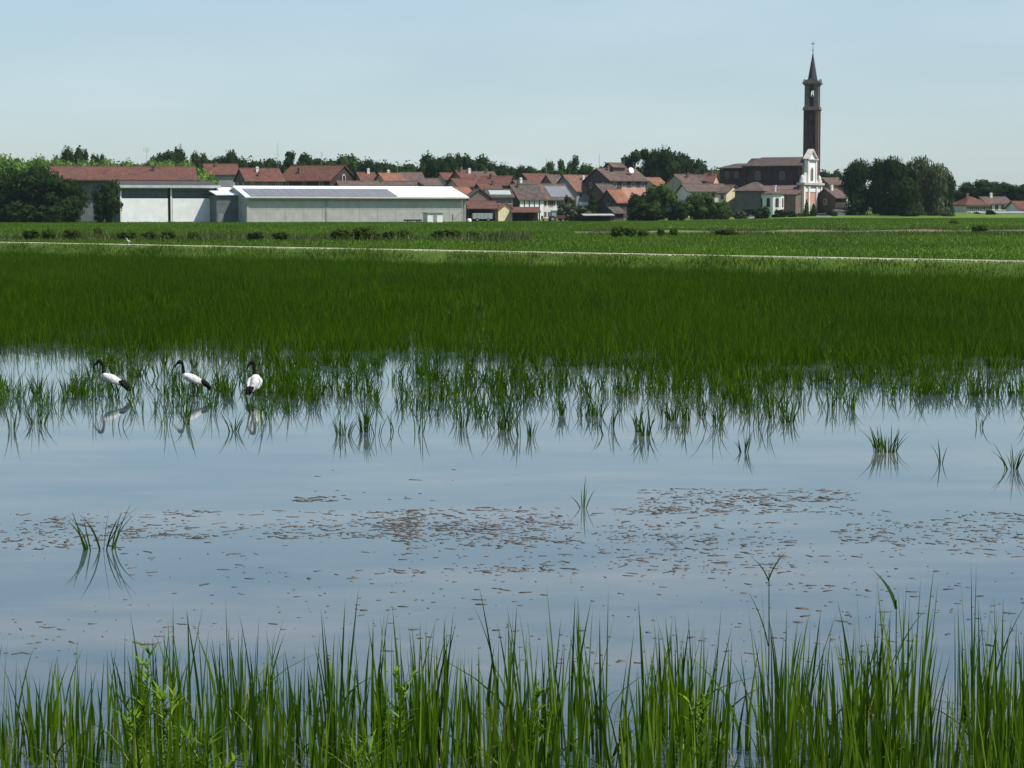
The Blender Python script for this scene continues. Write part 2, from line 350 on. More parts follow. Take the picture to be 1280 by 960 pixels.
parts = []
for (xa, xb, ya, yb2, n, h0) in ((-62, 2, 206, 232, 15000, .55), (-2, 90, 246, 262, 9000, .38), (10, 110, 266, 296, 16000, .42), (-50, 60, 165, 205, 5000, .3)):
    x = rng.uniform(xa, xb, n); y = rng.uniform(ya, yb2, n)+(x*.22 if ya == 266 else 0)
    c = wob(x, y*2, .42, 2); k = (rng.random(n) < .45+.8*c) & (y > track_y(x)+6); x, y, c = x[k], y[k], c[k]; n = len(x)
    parts.append(blades(np.stack([x, y, land(x, y)-.02], 1), h0*(1+.9*c)*rng.uniform(.5, 1.4, n), rng.uniform(.05, .13, n), rng.uniform(0, 6.28, n), rng.uniform(0, .4, n), rng.uniform(0, .4, n), rng.uniform(-.8, .8, n), 2))
V, fl = merge(parts)
tag(obj('ditch_weeds', fast_mesh('ditch_weeds', V, fl, [leaf_mat('ditch_weed', [(.05, .075, .012), (.09, .11, .025), (.035, .06, .01), (.16, .15, .06)], .3)])), 'rough tussocky weeds along the ditch in the far field', 'weeds', kind='stuff')

# dry bank crossing the far field on the right
dry_m = mat('dry_straw_bank', (.19, .17, .08), (.07, .10, .02), .35, .95, .3, stretch=(.4, 1, 1))
b = MB(); bx = np.arange(8, 115, 4.0)
for x in bx:
    yc = 268+x*.22; g = gz(x, yc)
    for dd, zz in ((-2.6, -.05), (-1.3, .18+.12*math.sin(x*.7)), (.4, .27+.14*math.sin(x*.37)), (3.0, .2), (4.5, -.05)): b.v.append((float(x), yc+dd, g+zz))
for i in range(len(bx)-1):
    for j in range(4): a = i*5+j; b.face((a, a+5, a+6, a+1))
tag(obj('field_bank', b, None, [dry_m], True), kind='structure')

# ------------------------------------------------------------------ foreground grass on the near edge of the water
fg_m = leaf_mat('reed_leaf', [(.014, .045, .002), (.05, .115, .002), (.085, .17, .003), (.025, .07, .002), (.12, .215, .006), (.20, .27, .03)], .45, .55, .15)
dead_m = leaf_mat('dry_leaf', [(.22, .18, .08), (.30, .26, .13)], .3)
parts = []; np_ = 0
y0, y1 = 9.7, 13.6
for i in range(560):
    y = rng.uniform(y0, y1); x = rng.uniform(-.285, .285)*y
    px = 640+x/y*F
    side = 1+.25*max(0, (px-640)/640)
    tuft = float(wob(np.array(x), np.array(y), 3.1, 1))
    if rng.random() > .66+.5*tuft+.18*max(0, (px-500)/640) - (.22 if y > 12.8 else 0): continue
    n = int(rng.integers(5, 12)); h = rng.uniform(.60, 1.0)*(1.03+.17*np.clip((px-560)/640, -.3, 1)) * (1.0 if y < 12.6 else .88)
    if px < 170: h *= .84
    a = rng.uniform(0, 6.28, n); r = .13*np.sqrt(rng.random(n))
    P = np.stack([x+r*np.cos(a), y+r*np.sin(a), np.full(n, -.06)], 1)
    bent = rng.random(n) < .05
    parts.append(blades(P, h*rng.uniform(.4, 1.1, n), rng.uniform(.012, .027, n), a+rng.normal(0, .6, n), np.abs(rng.normal(0, .05, n)), np.where(bent, rng.uniform(.5, 1.1, n), np.abs(rng.normal(0, .085, n))), rng.uniform(-1.1, 1.1, n), 6))
V, fl = merge(parts)
tag(obj('foreground_grass', fast_mesh('foreground_grass', V, fl, [fg_m])), 'upright green marsh grass along the near edge of the water', 'marsh grass', kind='stuff')
parts = []
n = 420; y = rng.uniform(9.8, 13, n); x = rng.uniform(-.28, .28, n)*y
parts.append(blades(np.stack([x, y, np.full(n, -.04)], 1), rng.uniform(.15, .5, n), rng.uniform(.006, .012, n), rng.uniform(0, 6.28, n), rng.uniform(.1, .8, n), rng.uniform(.1, .9, n), rng.uniform(-1, 1, n), 5))
V, fl = merge(parts)
tag(obj('dry_grass', fast_mesh('dry_grass', V, fl, [dead_m])), 'withered straw coloured blades bent low among the foreground grass', 'dry grass', kind='stuff')

# two stems that stand out from the grass
def lone_stem(px, pbase, Y, leaves, lab, m):
    x = xat(px, Y); root = empty('grass_stem', (x, Y, 0), 0, lab, 'grass stem')
    b = MB(); H = leaves[0]; b.loft([(0, 0, -.05), (.005, 0, H*.5), (0, 0, H)], [.005, .004, .003], 6); obj('stem', b, root, [m])
    for z, az, hh, lean, curl, wd in leaves[1:]:
        V, f2 = blades(np.array([[0, 0, z]]), np.array([hh]), np.array([wd]), np.array([az]), np.array([lean]), np.array([curl]), np.array([.3]), 6)
        obj('leaf', fast_mesh('leaf', V, f2, [m]), root)
lone_stem(966, 900, 13.2, [.98, (.94, .2, .2, .35, .25, .016), (.92, 3.0, .2, .3, .35, .014), (.5, 2.6, .4, .2, .2, .012)], 'tallest grass stem ending in a Y of two leaves above the foreground', fg_m)
lone_stem(1128, 900, 12.9, [.86, (.80, 3.0, .30, .18, .35, .034), (.45, .3, .4, .25, .3, .014)], 'tall stem with one broad dark leaf above the right foreground grass', leaf_mat('dark_leaf', [(.02, .06, .01), (.025, .07, .012)], .2))

# leafy bright weeds
weed_m = leaf_mat('weed_leaf', [(.07, .16, .006), (.13, .24, .01), (.24, .34, .025)], .4, .7, .08)
weed_stem = mat('weed_stem', (.16, .26, .05), (.10, .18, .03), 9, .7)
def weed(px, ytop, Y, lab, droop=.1, nl=70, ll=.13, branches=0):
    x = xat(px, Y); H = zat(ytop, Y); root = empty('leafy_weed', (x, Y, 0), random.uniform(0, 6), lab, 'weed', 'bright leafy weeds in the foreground grass')
    b = MB(); axes = [[Vector((droop*H*t*t*t, .02*math.sin(t*5), H*t*(1-.12*droop*t*t*4))) for t in np.linspace(0, 1, 9)]]
    for k in range(branches):
        a = k*2.4; t0 = .3+.5*k/max(1, branches); p0 = axes[0][int(t0*8)]
        axes.append([p0+Vector((math.cos(a)*.16*t, math.sin(a)*.16*t, .22*t)) for t in np.linspace(0, 1, 5)])
    for ax in axes: b.loft(ax, list(np.linspace(.007, .002, len(ax))), 6)
    obj('stem', b, root, [weed_stem], True)
    P, H2, az = [], [], []
    for i in range(nl):
        ax = axes[0] if (i % 3 or not branches) else random.choice(axes[1:]); t = random.uniform(.18, 1); q = t*(len(ax)-1); j = min(int(q), len(ax)-2)
        P.append(ax[j].lerp(ax[j+1], q-j)); H2.append(ll*random.uniform(.5, 1.1)*(1.1-.5*t)); az.append(i*2.399)
    az = np.array(az); n = len(P)
    V, f2 = blades(np.array(P), np.array(H2), np.full(n, .02)*rng.uniform(.7, 1.3, n), az, rng.uniform(.5, 1.1, n), rng.uniform(.2, .8, n), az+1.57, 4)
    obj('foliage', fast_mesh('foliage', V, f2, [weed_m]), root)
weed(168, 822, 11.4, 'tallest bright green weed with a nodding top at the left', -.16, 120, .15, 5)
weed(205, 868, 11.2, 'bushy bright weed close beside the tall nodding weed', .08, 120, .13, 3)
weed(250, 915, 11.0, 'low bright weed right of the nodding weed at the bottom left', .05, 90, .12, 2)
weed(496, 838, 11.6, 'slender pale green weed standing in grass left of centre', .05, 120, .11, 3)
weed(458, 928, 11.0, 'short broad leaved weed at the bottom edge beneath the slender weed', .12, 50, .2, 2)
weed(668, 850, 11.8, 'slim upright weed in the grass just right of centre', .03, 80, .10, 1)
weed(880, 862, 11.5, 'light green weed hidden in the denser grass right of centre', .06, 90, .10, 2)

# ------------------------------------------------------------------ floating dead leaves
deb_m = leaf_mat('sodden_leaf', [(.08, .065, .05), (.14, .11, .085), (.19, .155, .125), (.055, .052, .045), (.13, .088, .065), (.10, .10, .09)], .05, .7, .2)
Vs, Fs, o = [], [], 0
def bits(n, pxr, pyr, ln, thr=-2):
    global o; n = int(n*1.45)
    k = 0; tries = 0
    while k < n and tries < n*30:
        tries += 1
        px = random.uniform(*pxr); py = random.uniform(*pyr); Y = CH*F/(py-262); x = xat(px, Y)
        if float(wob(np.array(x), np.array(Y), 1.9, 3))+.6*float(wob(np.array(x), np.array(Y), 5.1, 1)) < thr+random.gauss(0, .5): continue
        k += 1
        a = random.gauss(0, .7)+(math.pi if random.random() < .5 else 0); Ln = ln*random.choice((.22, .3, .4, .5, .7, 1.3))*random.uniform(.7, 1.3); wd = min(Ln, .08)*random.uniform(.18, .55)
        ca, sa = math.cos(a), math.sin(a); up = random.uniform(0, .006)
        j = lambda: random.uniform(-.22, .22)
        pts = [(-.5, j()*2, up), (-.2+j(), -.5+j(), .004), (.2+j(), -.42+j(), .006), (.5, j()*2, up*.8), (.15+j(), .5+j(), .012), (-.25+j(), .4+j(), .01)]
        for u, w, zz in pts: Vs.append((x+u*Ln*ca-w*wd*sa, Y+u*Ln*sa+w*wd*ca, .002+zz*.2))
        for u, w, zz in pts: Vs.append((x+u*Ln*ca*.9-w*wd*sa*.9, Y+u*Ln*sa*.9+w*wd*ca*.9, -.002))
        Fs.append([o, o+1, o+4, o+5]); Fs.append([o+1, o+2, o+3, o+4])
        for i in range(6): j = (i+1) % 6; Fs.append([o+i, o+6+i, o+6+j, o+j])
        o += 12
bits(300, (800, 1080), (612, 645), .13, .25)
bits(330, (150, 520), (640, 676), .12, .1)
bits(170, (-30, 160), (645, 690), .10, .1)
bits(480, (500, 900), (636, 690), .11, .0)
bits(330, (480, 1000), (655, 720), .10, .2)
bits(260, (1050, 1310), (640, 700), .10, .1)
bits(200, (150, 1310), (690, 770), .08, .2)
bits(150, (-40, 1310), (770, 840), .07, .15)
bits(12, (360, 680), (588, 632), .12, .3)
bits(130, (-40, 1310), (640, 850), .06)
bits(26, (368, 420), (622, 629), .13)
deb = fast_mesh('floating_leaves', np.array(Vs), [np.array(Fs)], [deb_m])
tag(obj('floating_leaves', deb), 'brown dead leaves and scum drifting in bands on the open water', 'floating leaves', kind='stuff')

# ------------------------------------------------------------------ trees and bushes
def crown_mesh(name, lobes, nleaf, ls, m, droop=0.0, seed=1):
    g = np.random.default_rng(seed); lob = np.array(lobes, float); vol = (lob[:, 3]*lob[:, 4]+lob[:, 4]*lob[:, 5]); pr = vol/vol.sum()
    k = g.choice(len(lob), nleaf, p=pr); d = g.normal(size=(nleaf, 3)); d /= np.linalg.norm(d, axis=1)[:, None]
    rad = np.where(g.random(nleaf) < .8, g.uniform(.82, 1.1, nleaf), g.uniform(.5, .85, nleaf))
    rad *= 1+.13*np.sin(d[:, 0]*7+k)*np.sin(d[:, 2]*6+2*k)+.06*np.sin(d[:, 1]*13+d[:, 0]*11)
    C = lob[k, :3]+d*lob[k, 3:]*rad[:, None]
    u = np.cross(d, g.normal(size=(nleaf, 3))); u /= np.linalg.norm(u, axis=1)[:, None]
    nrm = d*.7+g.normal(size=(nleaf, 3))*.55; v = np.cross(nrm, u); v /= np.linalg.norm(v, axis=1)[:, None]
    if droop: v[:, 2] -= droop; v /= np.linalg.norm(v, axis=1)[:, None]
    s = ls*g.uniform(.5, 1.35, nleaf)[:, None]; u *= s*.8; v *= s*(1+droop)
    V = np.stack([C-u*.4-v*.6, C+u*.6-v*.2, C+u*.2+v*.7, C-u*.6+v*.3], 1).reshape(-1, 3)
    fl = [(np.arange(nleaf)*4)[:, None]+np.arange(4)]
    # solid leafy cores keep the crown from being see-through everywhere
    cv, cf, o = [], [], nleaf*4
    for q, (x, y, z, a, b, c) in enumerate(lobes):
        for i in range(7):
            th = math.pi*(i+.5)/7
            for j in range(10):
                ph = 2*math.pi*j/10; r = .74*(1+.16*math.sin(3*ph+q)*math.sin(4*th+q))
                cv.append((x+a*r*math.sin(th)*math.cos(ph), y+b*r*math.sin(th)*math.sin(ph), z+c*r*math.cos(th)))
        for i in range(6):
            for j in range(10): cf.append([o+q*70+i*10+j, o+q*70+i*10+(j+1) % 10, o+q*70+(i+1)*10+(j+1) % 10, o+q*70+(i+1)*10+j])
    return fast_mesh(name, np.concatenate([V, np.array(cv)]), fl+[np.array(cf)], [m])
def trunk_mesh(seed, h=.45, r=.022):
    g = random.Random(seed); b = MB()
    b.loft([(0, 0, -.04), (.005, 0, h*.5), (g.uniform(-.02, .02), 0, h), (g.uniform(-.03, .03), 0, h+.22)], [r*1.3, r, r*.75, r*.25], 8)
    for k in range(5):
        a = k*1.26+g.uniform(0, .5); z = h*g.uniform(.6, 1.05); e = g.uniform(.16, .26)
        b.loft([(0, 0, z), (e*.5*math.cos(a), e*.5*math.sin(a), z+.09), (e*math.cos(a), e*math.sin(a), z+.22)], [r*.5, r*.35, r*.12], 6)
    return b
bark = mat('bark', (.12, .09, .06), (.06, .05, .035), 6, .95, .4)
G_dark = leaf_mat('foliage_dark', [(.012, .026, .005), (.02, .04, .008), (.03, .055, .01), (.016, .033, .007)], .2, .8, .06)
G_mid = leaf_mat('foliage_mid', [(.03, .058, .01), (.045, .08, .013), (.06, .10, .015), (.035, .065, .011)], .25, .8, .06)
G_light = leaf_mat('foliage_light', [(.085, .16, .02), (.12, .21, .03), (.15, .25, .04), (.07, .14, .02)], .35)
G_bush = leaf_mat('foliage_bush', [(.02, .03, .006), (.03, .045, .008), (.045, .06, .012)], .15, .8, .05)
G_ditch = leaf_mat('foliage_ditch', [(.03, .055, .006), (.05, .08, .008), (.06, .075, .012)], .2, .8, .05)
G_olive = leaf_mat('foliage_olive', [(.045, .06, .018), (.06, .08, .025), (.075, .09, .03), (.04, .055, .02)], .25)
def rlobes(seed, n, zlo, zhi, rad, spread):
    g = random.Random(seed); out = []
    for i in range(n):
        z = zlo+(zhi-zlo)*((i+.5)/n); k = math.sin(math.pi*min(1, .2+.58*((z-zlo)/(zhi-zlo+1e-6))))
        a = i*2.4+g.uniform(-.4, .4); s = spread*k*g.uniform(.4, 1.1); r = rad*g.uniform(.75, 1.2)*(.7+.4*k)
        out.append((s*math.cos(a), s*math.sin(a), z, r, r, r*g.uniform(.75, 1.0)))
    return out
CROWN = {
 'round': [rlobes(s, 13, .38, .86, .17, .32) for s in (1, 2, 3, 4)],
 'loose': [rlobes(s, 10, .42, .90, .115, .36) for s in (11, 12, 13)],
 'tall':  [[(.10*math.cos(a), .10*math.sin(a), z, .36*w, .36*w, .16) for z, w, a in ((.14, .95, 0), (.3, 1, 1.5), (.45, 1.0, 3), (.6, 1, 4.4), (.75, 1, 5.6), (.86, .88, .8))]+rlobes(s, 8, .3, .88, .13, .34) for s in (21, 22, 23)],
 'cone':  [[(.03*math.cos(a), .03*math.sin(a), z, .45*w, .45*w, .14) for z, w, a in ((.16, .95, 0), (.32, .9, 1.5), (.48, .75, 3), (.64, .58, 4.4), (.78, .4, 5.6), (.90, .22, .8))] for s in (31, 32)],
 'bush':  [rlobes(s, 14, .12, .72, .19, .36) for s in (41, 42, 43, 44)],
}
def norm_lobes(lb):
    w = max(max(abs(q[0])+q[3], abs(q[1])+q[4]) for q in lb)*2; t = max(q[2]+q[5] for q in lb); return [(q[0]/w, q[1]/w, q[2]/t, q[3]/w, q[4]/w, q[5]/t) for q in lb]
CROWN = {k: [norm_lobes(q) for q in v] for k, v in CROWN.items()}
LS = {'round': .034, 'loose': .032, 'tall': .036, 'cone': .05, 'bush': .06}
NL = {'round': 4200, 'loose': 2600, 'tall': 4200, 'cone': 1600, 'bush': 1500}
cm = {}
for k, v in CROWN.items():
    for i, lb in enumerate(v): cm[k, i] = crown_mesh('crown', lb, NL[k], LS[k], G_dark, .7 if k == 'tall' else 0, 100+i*7+len(k))
tm = {(k, i): trunk_mesh(i*5+len(k), {'round': .4, 'loose': .45, 'tall': .3, 'cone': .3, 'bush': .22}[k]).mesh('trunk', [bark]) for k in CROWN for i in range(len(CROWN[k]))}
tcount = {}
GF = 'trees along the skyline behind the village'
def tree(kind, px, ytop, Y, wpx, label, g=G_dark, ybase=None, group=None, name=None, cat=None):
    i = tcount.get(kind, 0); tcount[kind] = i+1; vi = i % len(CROWN[kind])
    x = xat(px, Y); zb = zat(ybase, Y) if ybase else gz(x, Y); H = zat(ytop, Y)-zb; wd = wpx*Y/F
    nm = name or ('bush' if kind == 'bush' else 'tree')
    root = empty(nm, (x, Y, zb), random.uniform(0, 6.28), label, cat or ('bush' if kind == 'bush' else 'tree'), group)
    top = 1.03
    if group == GF: wd *= 1.7
    root.scale = (wd, wd, H/top)
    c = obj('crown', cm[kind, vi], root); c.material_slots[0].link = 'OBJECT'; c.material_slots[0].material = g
    obj('stem' if kind == 'bush' else 'trunk', tm[kind, vi], root)
    return root

# the dark clump of lime-like trees on the right
GR = 'tall dark trees in the clump right of the church'
for px, yt, w, Y, lab in ((1071, 196, 46, 552, 'leftmost tall tree of the dark clump right of the bell tower'),
    (1098, 197, 36, 566, 'gappy tree second from the left in the dark clump, set back'),
    (1118, 192, 46, 548, 'tall dark tree in the middle of the clump with a rounded peak'),
    (1146, 192, 48, 556, 'broadest olive tree of the dark clump, right of its middle peak'),
    (1168, 203, 42, 546, 'olive tree stepping down towards the right end of the dark clump'),
    (1184, 214, 24, 552, 'narrow lowest tree at the right end of the dark clump'),
    (1132, 222, 40, 536, 'lower dark tree at the front of the clump right of the tower')):
    tree('tall', px, yt+random.uniform(-1, 2.5), Y, w*.9, lab, G_olive if 'olive' in lab else G_dark, 275, GR)
# far trees along the skyline
GF = 'trees along the skyline behind the village'
for kind, px, yt, w, Y, g, lab in (
    ('round', 92, 181, 26, 690, G_dark, 'dome topped dark tree above the left end of the barn roof'),
    ('loose', 112, 184, 15, 690, G_dark, 'narrow two pronged dark tree right of the dome topped tree over the barn'),
    ('loose', 126, 190, 16, 700, G_dark, 'small ragged dark tree right of the two pronged tree over the barn'),
    ('round', 75, 191, 22, 700, G_mid, 'mid green tree left of the dome topped tree over the barn'),
    ('round', 216, 180, 30, 690, G_dark, 'dark flat topped tree above the right end of the barn roof'),
    ('round', 198, 189, 16, 700, G_dark, 'small dark tree beside the net mast above the barn roof'),
    ('loose', 244, 187, 24, 720, G_mid, 'grey green tree above the gap between barn and long warehouse'),
    ('loose', 262, 189, 22, 720, G_mid, 'open crowned tree right of the grey green tree above the shed gap'),
    ('round', 288, 186, 24, 690, G_dark, 'pointed dark tree above the white shed roof'),
    ('round', 275, 193, 30, 710, G_dark, 'low dark tree behind the red roof left of the mast'),
    ('round', 318, 195, 38, 700, G_dark, 'wide low dark tree just left of the tall antenna mast'),
    ('round', 341, 199, 26, 710, G_dark, 'small dark tree at the foot of the tall antenna mast'),
    ('loose', 370, 186, 38, 680, G_dark, 'round tree with sky gaps just right of the tall antenna mast'),
    ('round', 402, 197, 30, 700, G_dark, 'low dark tree above the tallest red roof left of centre'),
    ('round', 431, 190, 30, 690, G_mid, 'leafy tree rising above the dark gable left of centre'),
    ('round', 455, 196, 34, 690, G_dark, 'rounded dark tree over the roof with the white chimney'),
    ('round', 480, 201, 30, 700, G_dark, 'dark tree with a small knob over the bright orange roof'),
    ('round', 503, 208, 28, 710, G_dark, 'low dark tree sloping down over the brown roof'),
    ('round', 521, 209, 22, 760, G_mid, 'low pale tree left of the twin topped tree'),
    ('round', 545, 188, 30, 680, G_dark, 'left crown of the twin topped dark tree behind the red roofs'),
    ('round', 566, 189, 22, 680, G_dark, 'right crown of the twin topped dark tree behind the red roofs'),
    ('round', 593, 191, 32, 680, G_dark, 'tall dark tree right of the twin topped tree'),
    ('round', 613, 199, 26, 690, G_dark, 'round dark tree third from the twin topped tree'),
    ('round', 632, 202, 26, 690, G_dark, 'dark tree above the red roof at the centre of the picture'),
    ('round', 659, 205, 26, 700, G_dark, 'dark tree over the red roof with a dark left gable'),
    ('round', 678, 213, 20, 720, G_mid, 'lowest skyline tree left of the sparse three pronged tree'),
    ('loose', 694, 199, 24, 690, G_mid, 'sparse pale tree left of the three pronged tree'),
    ('loose', 709, 192, 20, 690, G_mid, 'three pronged sparse tree on the skyline right of centre'),
    ('cone', 718, 202, 17, 680, G_dark, 'pointed dark conifer right of the three pronged tree'),
    ('round', 735, 202, 20, 690, G_mid, 'small round tree left of the big house with the white dish'),
    ('loose', 800, 183, 36, 660, G_dark, 'ragged dark tree right of the big house with the white dish'),
    ('tall', 817, 184, 18, 664, G_dark, 'slim dark tree between the ragged and the big domed tree'),
    ('round', 840, 181, 38, 655, G_dark, 'big domed dark tree left of the church'),
    ('round', 861, 194, 34, 660, G_dark, 'sloping dark tree at the right end of the big domed pair, left of the church'),
    ('round', 1037, 211, 28, 680, G_dark, 'dark tree filling the gap between bell tower and dark clump'),
    ('round', 1222, 223, 34, 640, G_dark, 'round dark tree behind the white houses at the right'),
    ('round', 1205, 234, 22, 650, G_dark, 'low dark tree just right of the dark clump'),
    ('round', 1251, 226, 24, 660, G_dark, 'dark tree above the small far house at the right'),
    ('round', 1270, 230, 30, 650, G_dark, 'dark tree at the right edge behind the low shed')):
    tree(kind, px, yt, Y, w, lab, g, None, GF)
lob = []; gg = random.Random(5)
for x0, x1, yt in ((-40, 250, 199), (230, 520, 199), (515, 770, 208), (760, 900, 206), (1020, 1060, 219), (1186, 1330, 236)):
    p = x0
    while p < x1:
        Y = gg.uniform(740, 800); r = gg.uniform(3.2, 5.5); top = zat(yt+gg.uniform(-3, 8)+3*math.sin(p*.09), Y)
        lob.append((xat(p, Y), Y, top-r, r, r, r)); lob.append((xat(p, Y)+gg.uniform(-2, 2), Y-2, top-2.2*r, r*1.2, r, r*1.3)); lob.append((xat(p, Y), Y, top-4*r, r*1.2, r, r*1.7)); p += gg.uniform(7, 13)
tag(obj('distant_wood', crown_mesh('distant_wood', lob, 26000, .75, G_dark)), 'dark far wood filling the skyline between the nearer trees', 'wood', kind='stuff')
# left: pale sunlit trees behind, dark ones in front of the barn
for kind, px, yt, w, Y, g, lab, yb in (
    ('round', 8, 189, 46, 560, G_light, 'sunlit pale green tree at the left edge', None),
    ('round', 48, 192, 34, 565, G_light, 'sunlit pale tree second from the left edge', None),
    ('round', 78, 196, 30, 570, G_light, 'pale tree directly behind the left end of the barn roof', None),
    ('round', 108, 198, 32, 570, G_light, 'pale tree behind the barn roof under the two pronged tree', None),
    ('round', 140, 196, 34, 572, G_light, 'pale tree behind the middle of the barn roof', None),
    ('round', 170, 197, 30, 570, G_light, 'pale tree behind the barn roof left of the net mast', None),
    ('round', 202, 197, 34, 570, G_light, 'pale tree behind the right part of the barn roof', None),
    ('round', 230, 199, 34, 565, G_light, 'pale tree past the right end of the barn roof', None),
    ('bush', 249, 206, 34, 545, G_light, 'pale bush hanging over the right end of the barn roof', None),
    ('round', 8, 212, 46, 474, G_dark, 'dark tree at the left edge below the pale crowns', 280),
    ('round', 42, 208, 52, 470, G_dark, 'broad dark tree second from the left in front of the barn', 280),
    ('round', 70, 218, 40, 468, G_dark, 'dark tree beside the grey barn wall', 280),
    ('round', 90, 222, 30, 472, G_dark, 'smaller dark tree in front of the left end of the barn wall', 280),
    ('bush', 134, 222, 36, 462, G_dark, 'dark shrub between barn wall and white shed', 281),
    ('bush', 22, 250, 44, 462, G_dark, 'dark undergrowth at the left edge beneath the trees', 281),
    ('bush', 62, 256, 40, 461, G_dark, 'dark undergrowth beneath the trees near the barn', 281)):
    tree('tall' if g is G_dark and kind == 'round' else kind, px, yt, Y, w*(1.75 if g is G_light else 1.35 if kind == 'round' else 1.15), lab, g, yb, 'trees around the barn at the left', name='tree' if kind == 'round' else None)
# gardens in front of the village
for kind, px, yt, w, Y, g, lab, yb in (
    ('cone', 741, 236, 18, 545, G_dark, 'dark conical tree left of the little orange roofed house', 279),
    ('bush', 708, 250, 26, 520, G_olive, 'grey green bush behind the tractor', 279),
    ('bush', 724, 256, 26, 520, G_olive, 'bush right of the tractor beside the carport', 279),
    ('bush', 711, 243, 14, 540, G_dark, 'dark shrub under the end of the roof with solar panels', 270),
    ('bush', 797, 240, 34, 520, G_dark, 'dark garden tree right of the little orange roofed house', 278),
    ('bush', 822, 228, 44, 525, G_mid, 'large leafy garden tree below the big domed skyline tree', 278),
    ('bush', 810, 252, 46, 512, G_dark, 'dark hedge bush below the large garden tree', 278),
    ('bush', 846, 250, 34, 512, G_dark, 'dark hedge bush under the pale walled house', 278),
    ('bush', 875, 240, 44, 520, G_mid, 'leafy garden tree left of the chapel', 277),
    ('bush', 900, 250, 26, 515, G_mid, 'bush beside the yellow white house wall', 277),
    ('bush', 925, 262, 18, 520, G_olive, 'small bush under the grey chapel wall', 277),
    ('bush', 952, 257, 22, 520, G_dark, 'round dark bush in front of the chapel corner', 277),
    ('bush', 975, 261, 20, 530, G_dark, 'bush below the rounded white chapel end', 276),
    ('bush', 989, 262, 15, 530, G_dark, 'small dark bush between chapel and church front', 276),
    ('cone', 1008, 248, 9, 540, G_mid, 'thin conical shrub in front of the church front', 276),
    ('cone', 1017, 253, 12, 540, G_dark, 'dark conical shrub right of the church door', 276),
    ('bush', 1003, 266, 14, 535, G_dark, 'low dark bush at the foot of the church front', 276),
    ('bush', 1040, 262, 16, 540, G_dark, 'dark bush in front of the dark gabled house', 275),
    ('bush', 1238, 262, 14, 560, G_dark, 'dark bush behind the low shed at the right', 270),
    ('bush', 1186, 264, 14, 535, G_olive, 'small bush left of the white house at the right', 275)):
    tree(kind, px, yt, Y, w*1.15, lab, g, yb, 'garden trees and bushes at the foot of the village')
# dark tussocks in the far field
GB = 'dark bushes scattered across the far field'
for px, yt, yb, w, lab in (
    (38, 288, 300, 22, 'low dark bush first from the left in the far field'), (60, 287, 300, 20, 'dark bush second from the left in the far field'),
    (92, 287, 300, 26, 'wide dark bush below the barn wall in the far field'), (122, 283, 297, 13, 'upright dark bush below the shrub beside the white shed'),
    (158, 289, 300, 22, 'dark bush below the left white panel of the shed'), (186, 290, 300, 18, 'low bush below the middle of the white shed'),
    (208, 288, 300, 20, 'dark bush below the right white panel of the shed'), (240, 291, 300, 14, 'small bush below the grey recess beside the white shed'),
    (320, 289, 300, 22, 'dark bush below the left end of the long warehouse'), (350, 290, 300, 20, 'dark bush right of the first one below the long warehouse'),
    (428, 286, 300, 26, 'left bush of the thick dark pair below the warehouse'), (455, 285, 300, 28, 'right bush of the thick dark pair below the warehouse'),
    (487, 289, 299, 14, 'small bush right of the thick dark pair'), (505, 286, 298, 16, 'rounded bush below the white hut on the field'),
    (548, 289, 298, 20, 'flat bush below the right end of the warehouse'), (566, 287, 298, 20, 'dark bush below the corner of the warehouse'),
    (590, 290, 298, 14, 'small dark bush below the trailer'), (616, 291, 299, 10, 'tiny bush below the yellow gabled shed'),
    (772, 285, 297, 18, 'left bush of the dark three below the garden trees'), (788, 286, 297, 18, 'middle bush of the dark three below the garden trees'), (803, 289, 297, 14, 'right bush of the dark three below the garden trees'),
    (827, 286, 296, 10, 'upright tussock right of the dark three bushes'), (842, 287, 295, 12, 'tussock at the left end of the straw coloured bank'),
    (905, 287, 294, 26, 'brownish tussock on the straw coloured bank below the chapel'), (1224, 281, 291, 20, 'dark bush on the far field below the right houses'), (1192, 277, 283, 12, 'small bush at the foot of the dark tree clump')):
    Y = F*(CH-.2)/(yb-261.5); Y = min(Y, 470)
    tree('bush', px+random.uniform(-2, 2), yt-random.uniform(-.5, 3), Y, w*random.uniform(1.0, 1.4), lab, G_bush if random.random() < .35 else G_ditch, yb+.6, GB)

# ------------------------------------------------------------------ houses
red = tile_mat('red_tiles', (.165, .066, .042), (.10, .046, .034))
orange = tile_mat('orange_tiles', (.27, .115, .062), (.18, .077, .048))
brown = tile_mat('brown_tiles', (.15, .10, .078), (.092, .064, .052))
darkbrown = tile_mat('weathered_tiles', (.115, .085, .07), (.07, .054, .046))
white_r = mat('white_sheet_roof', (.82, .83, .84), (.7, .72, .74), .4, .5)
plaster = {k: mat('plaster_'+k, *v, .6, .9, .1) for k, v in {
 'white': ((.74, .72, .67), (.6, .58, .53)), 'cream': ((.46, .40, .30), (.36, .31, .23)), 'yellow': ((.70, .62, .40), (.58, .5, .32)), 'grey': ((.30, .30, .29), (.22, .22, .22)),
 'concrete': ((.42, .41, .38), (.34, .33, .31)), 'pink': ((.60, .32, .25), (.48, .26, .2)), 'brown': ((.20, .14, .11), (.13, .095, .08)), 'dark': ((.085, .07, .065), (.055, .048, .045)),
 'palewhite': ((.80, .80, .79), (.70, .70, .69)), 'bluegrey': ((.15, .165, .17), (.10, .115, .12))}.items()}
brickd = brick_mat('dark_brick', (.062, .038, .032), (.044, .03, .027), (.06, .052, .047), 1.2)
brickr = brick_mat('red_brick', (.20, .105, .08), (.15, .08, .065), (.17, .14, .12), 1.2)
glass = mat('window_glass', (.03, .035, .04), (.02, .022, .025), 1, .15, spec=.6)
frame_m = mat('window_frame', (.55, .53, .48), None, 2, .6)
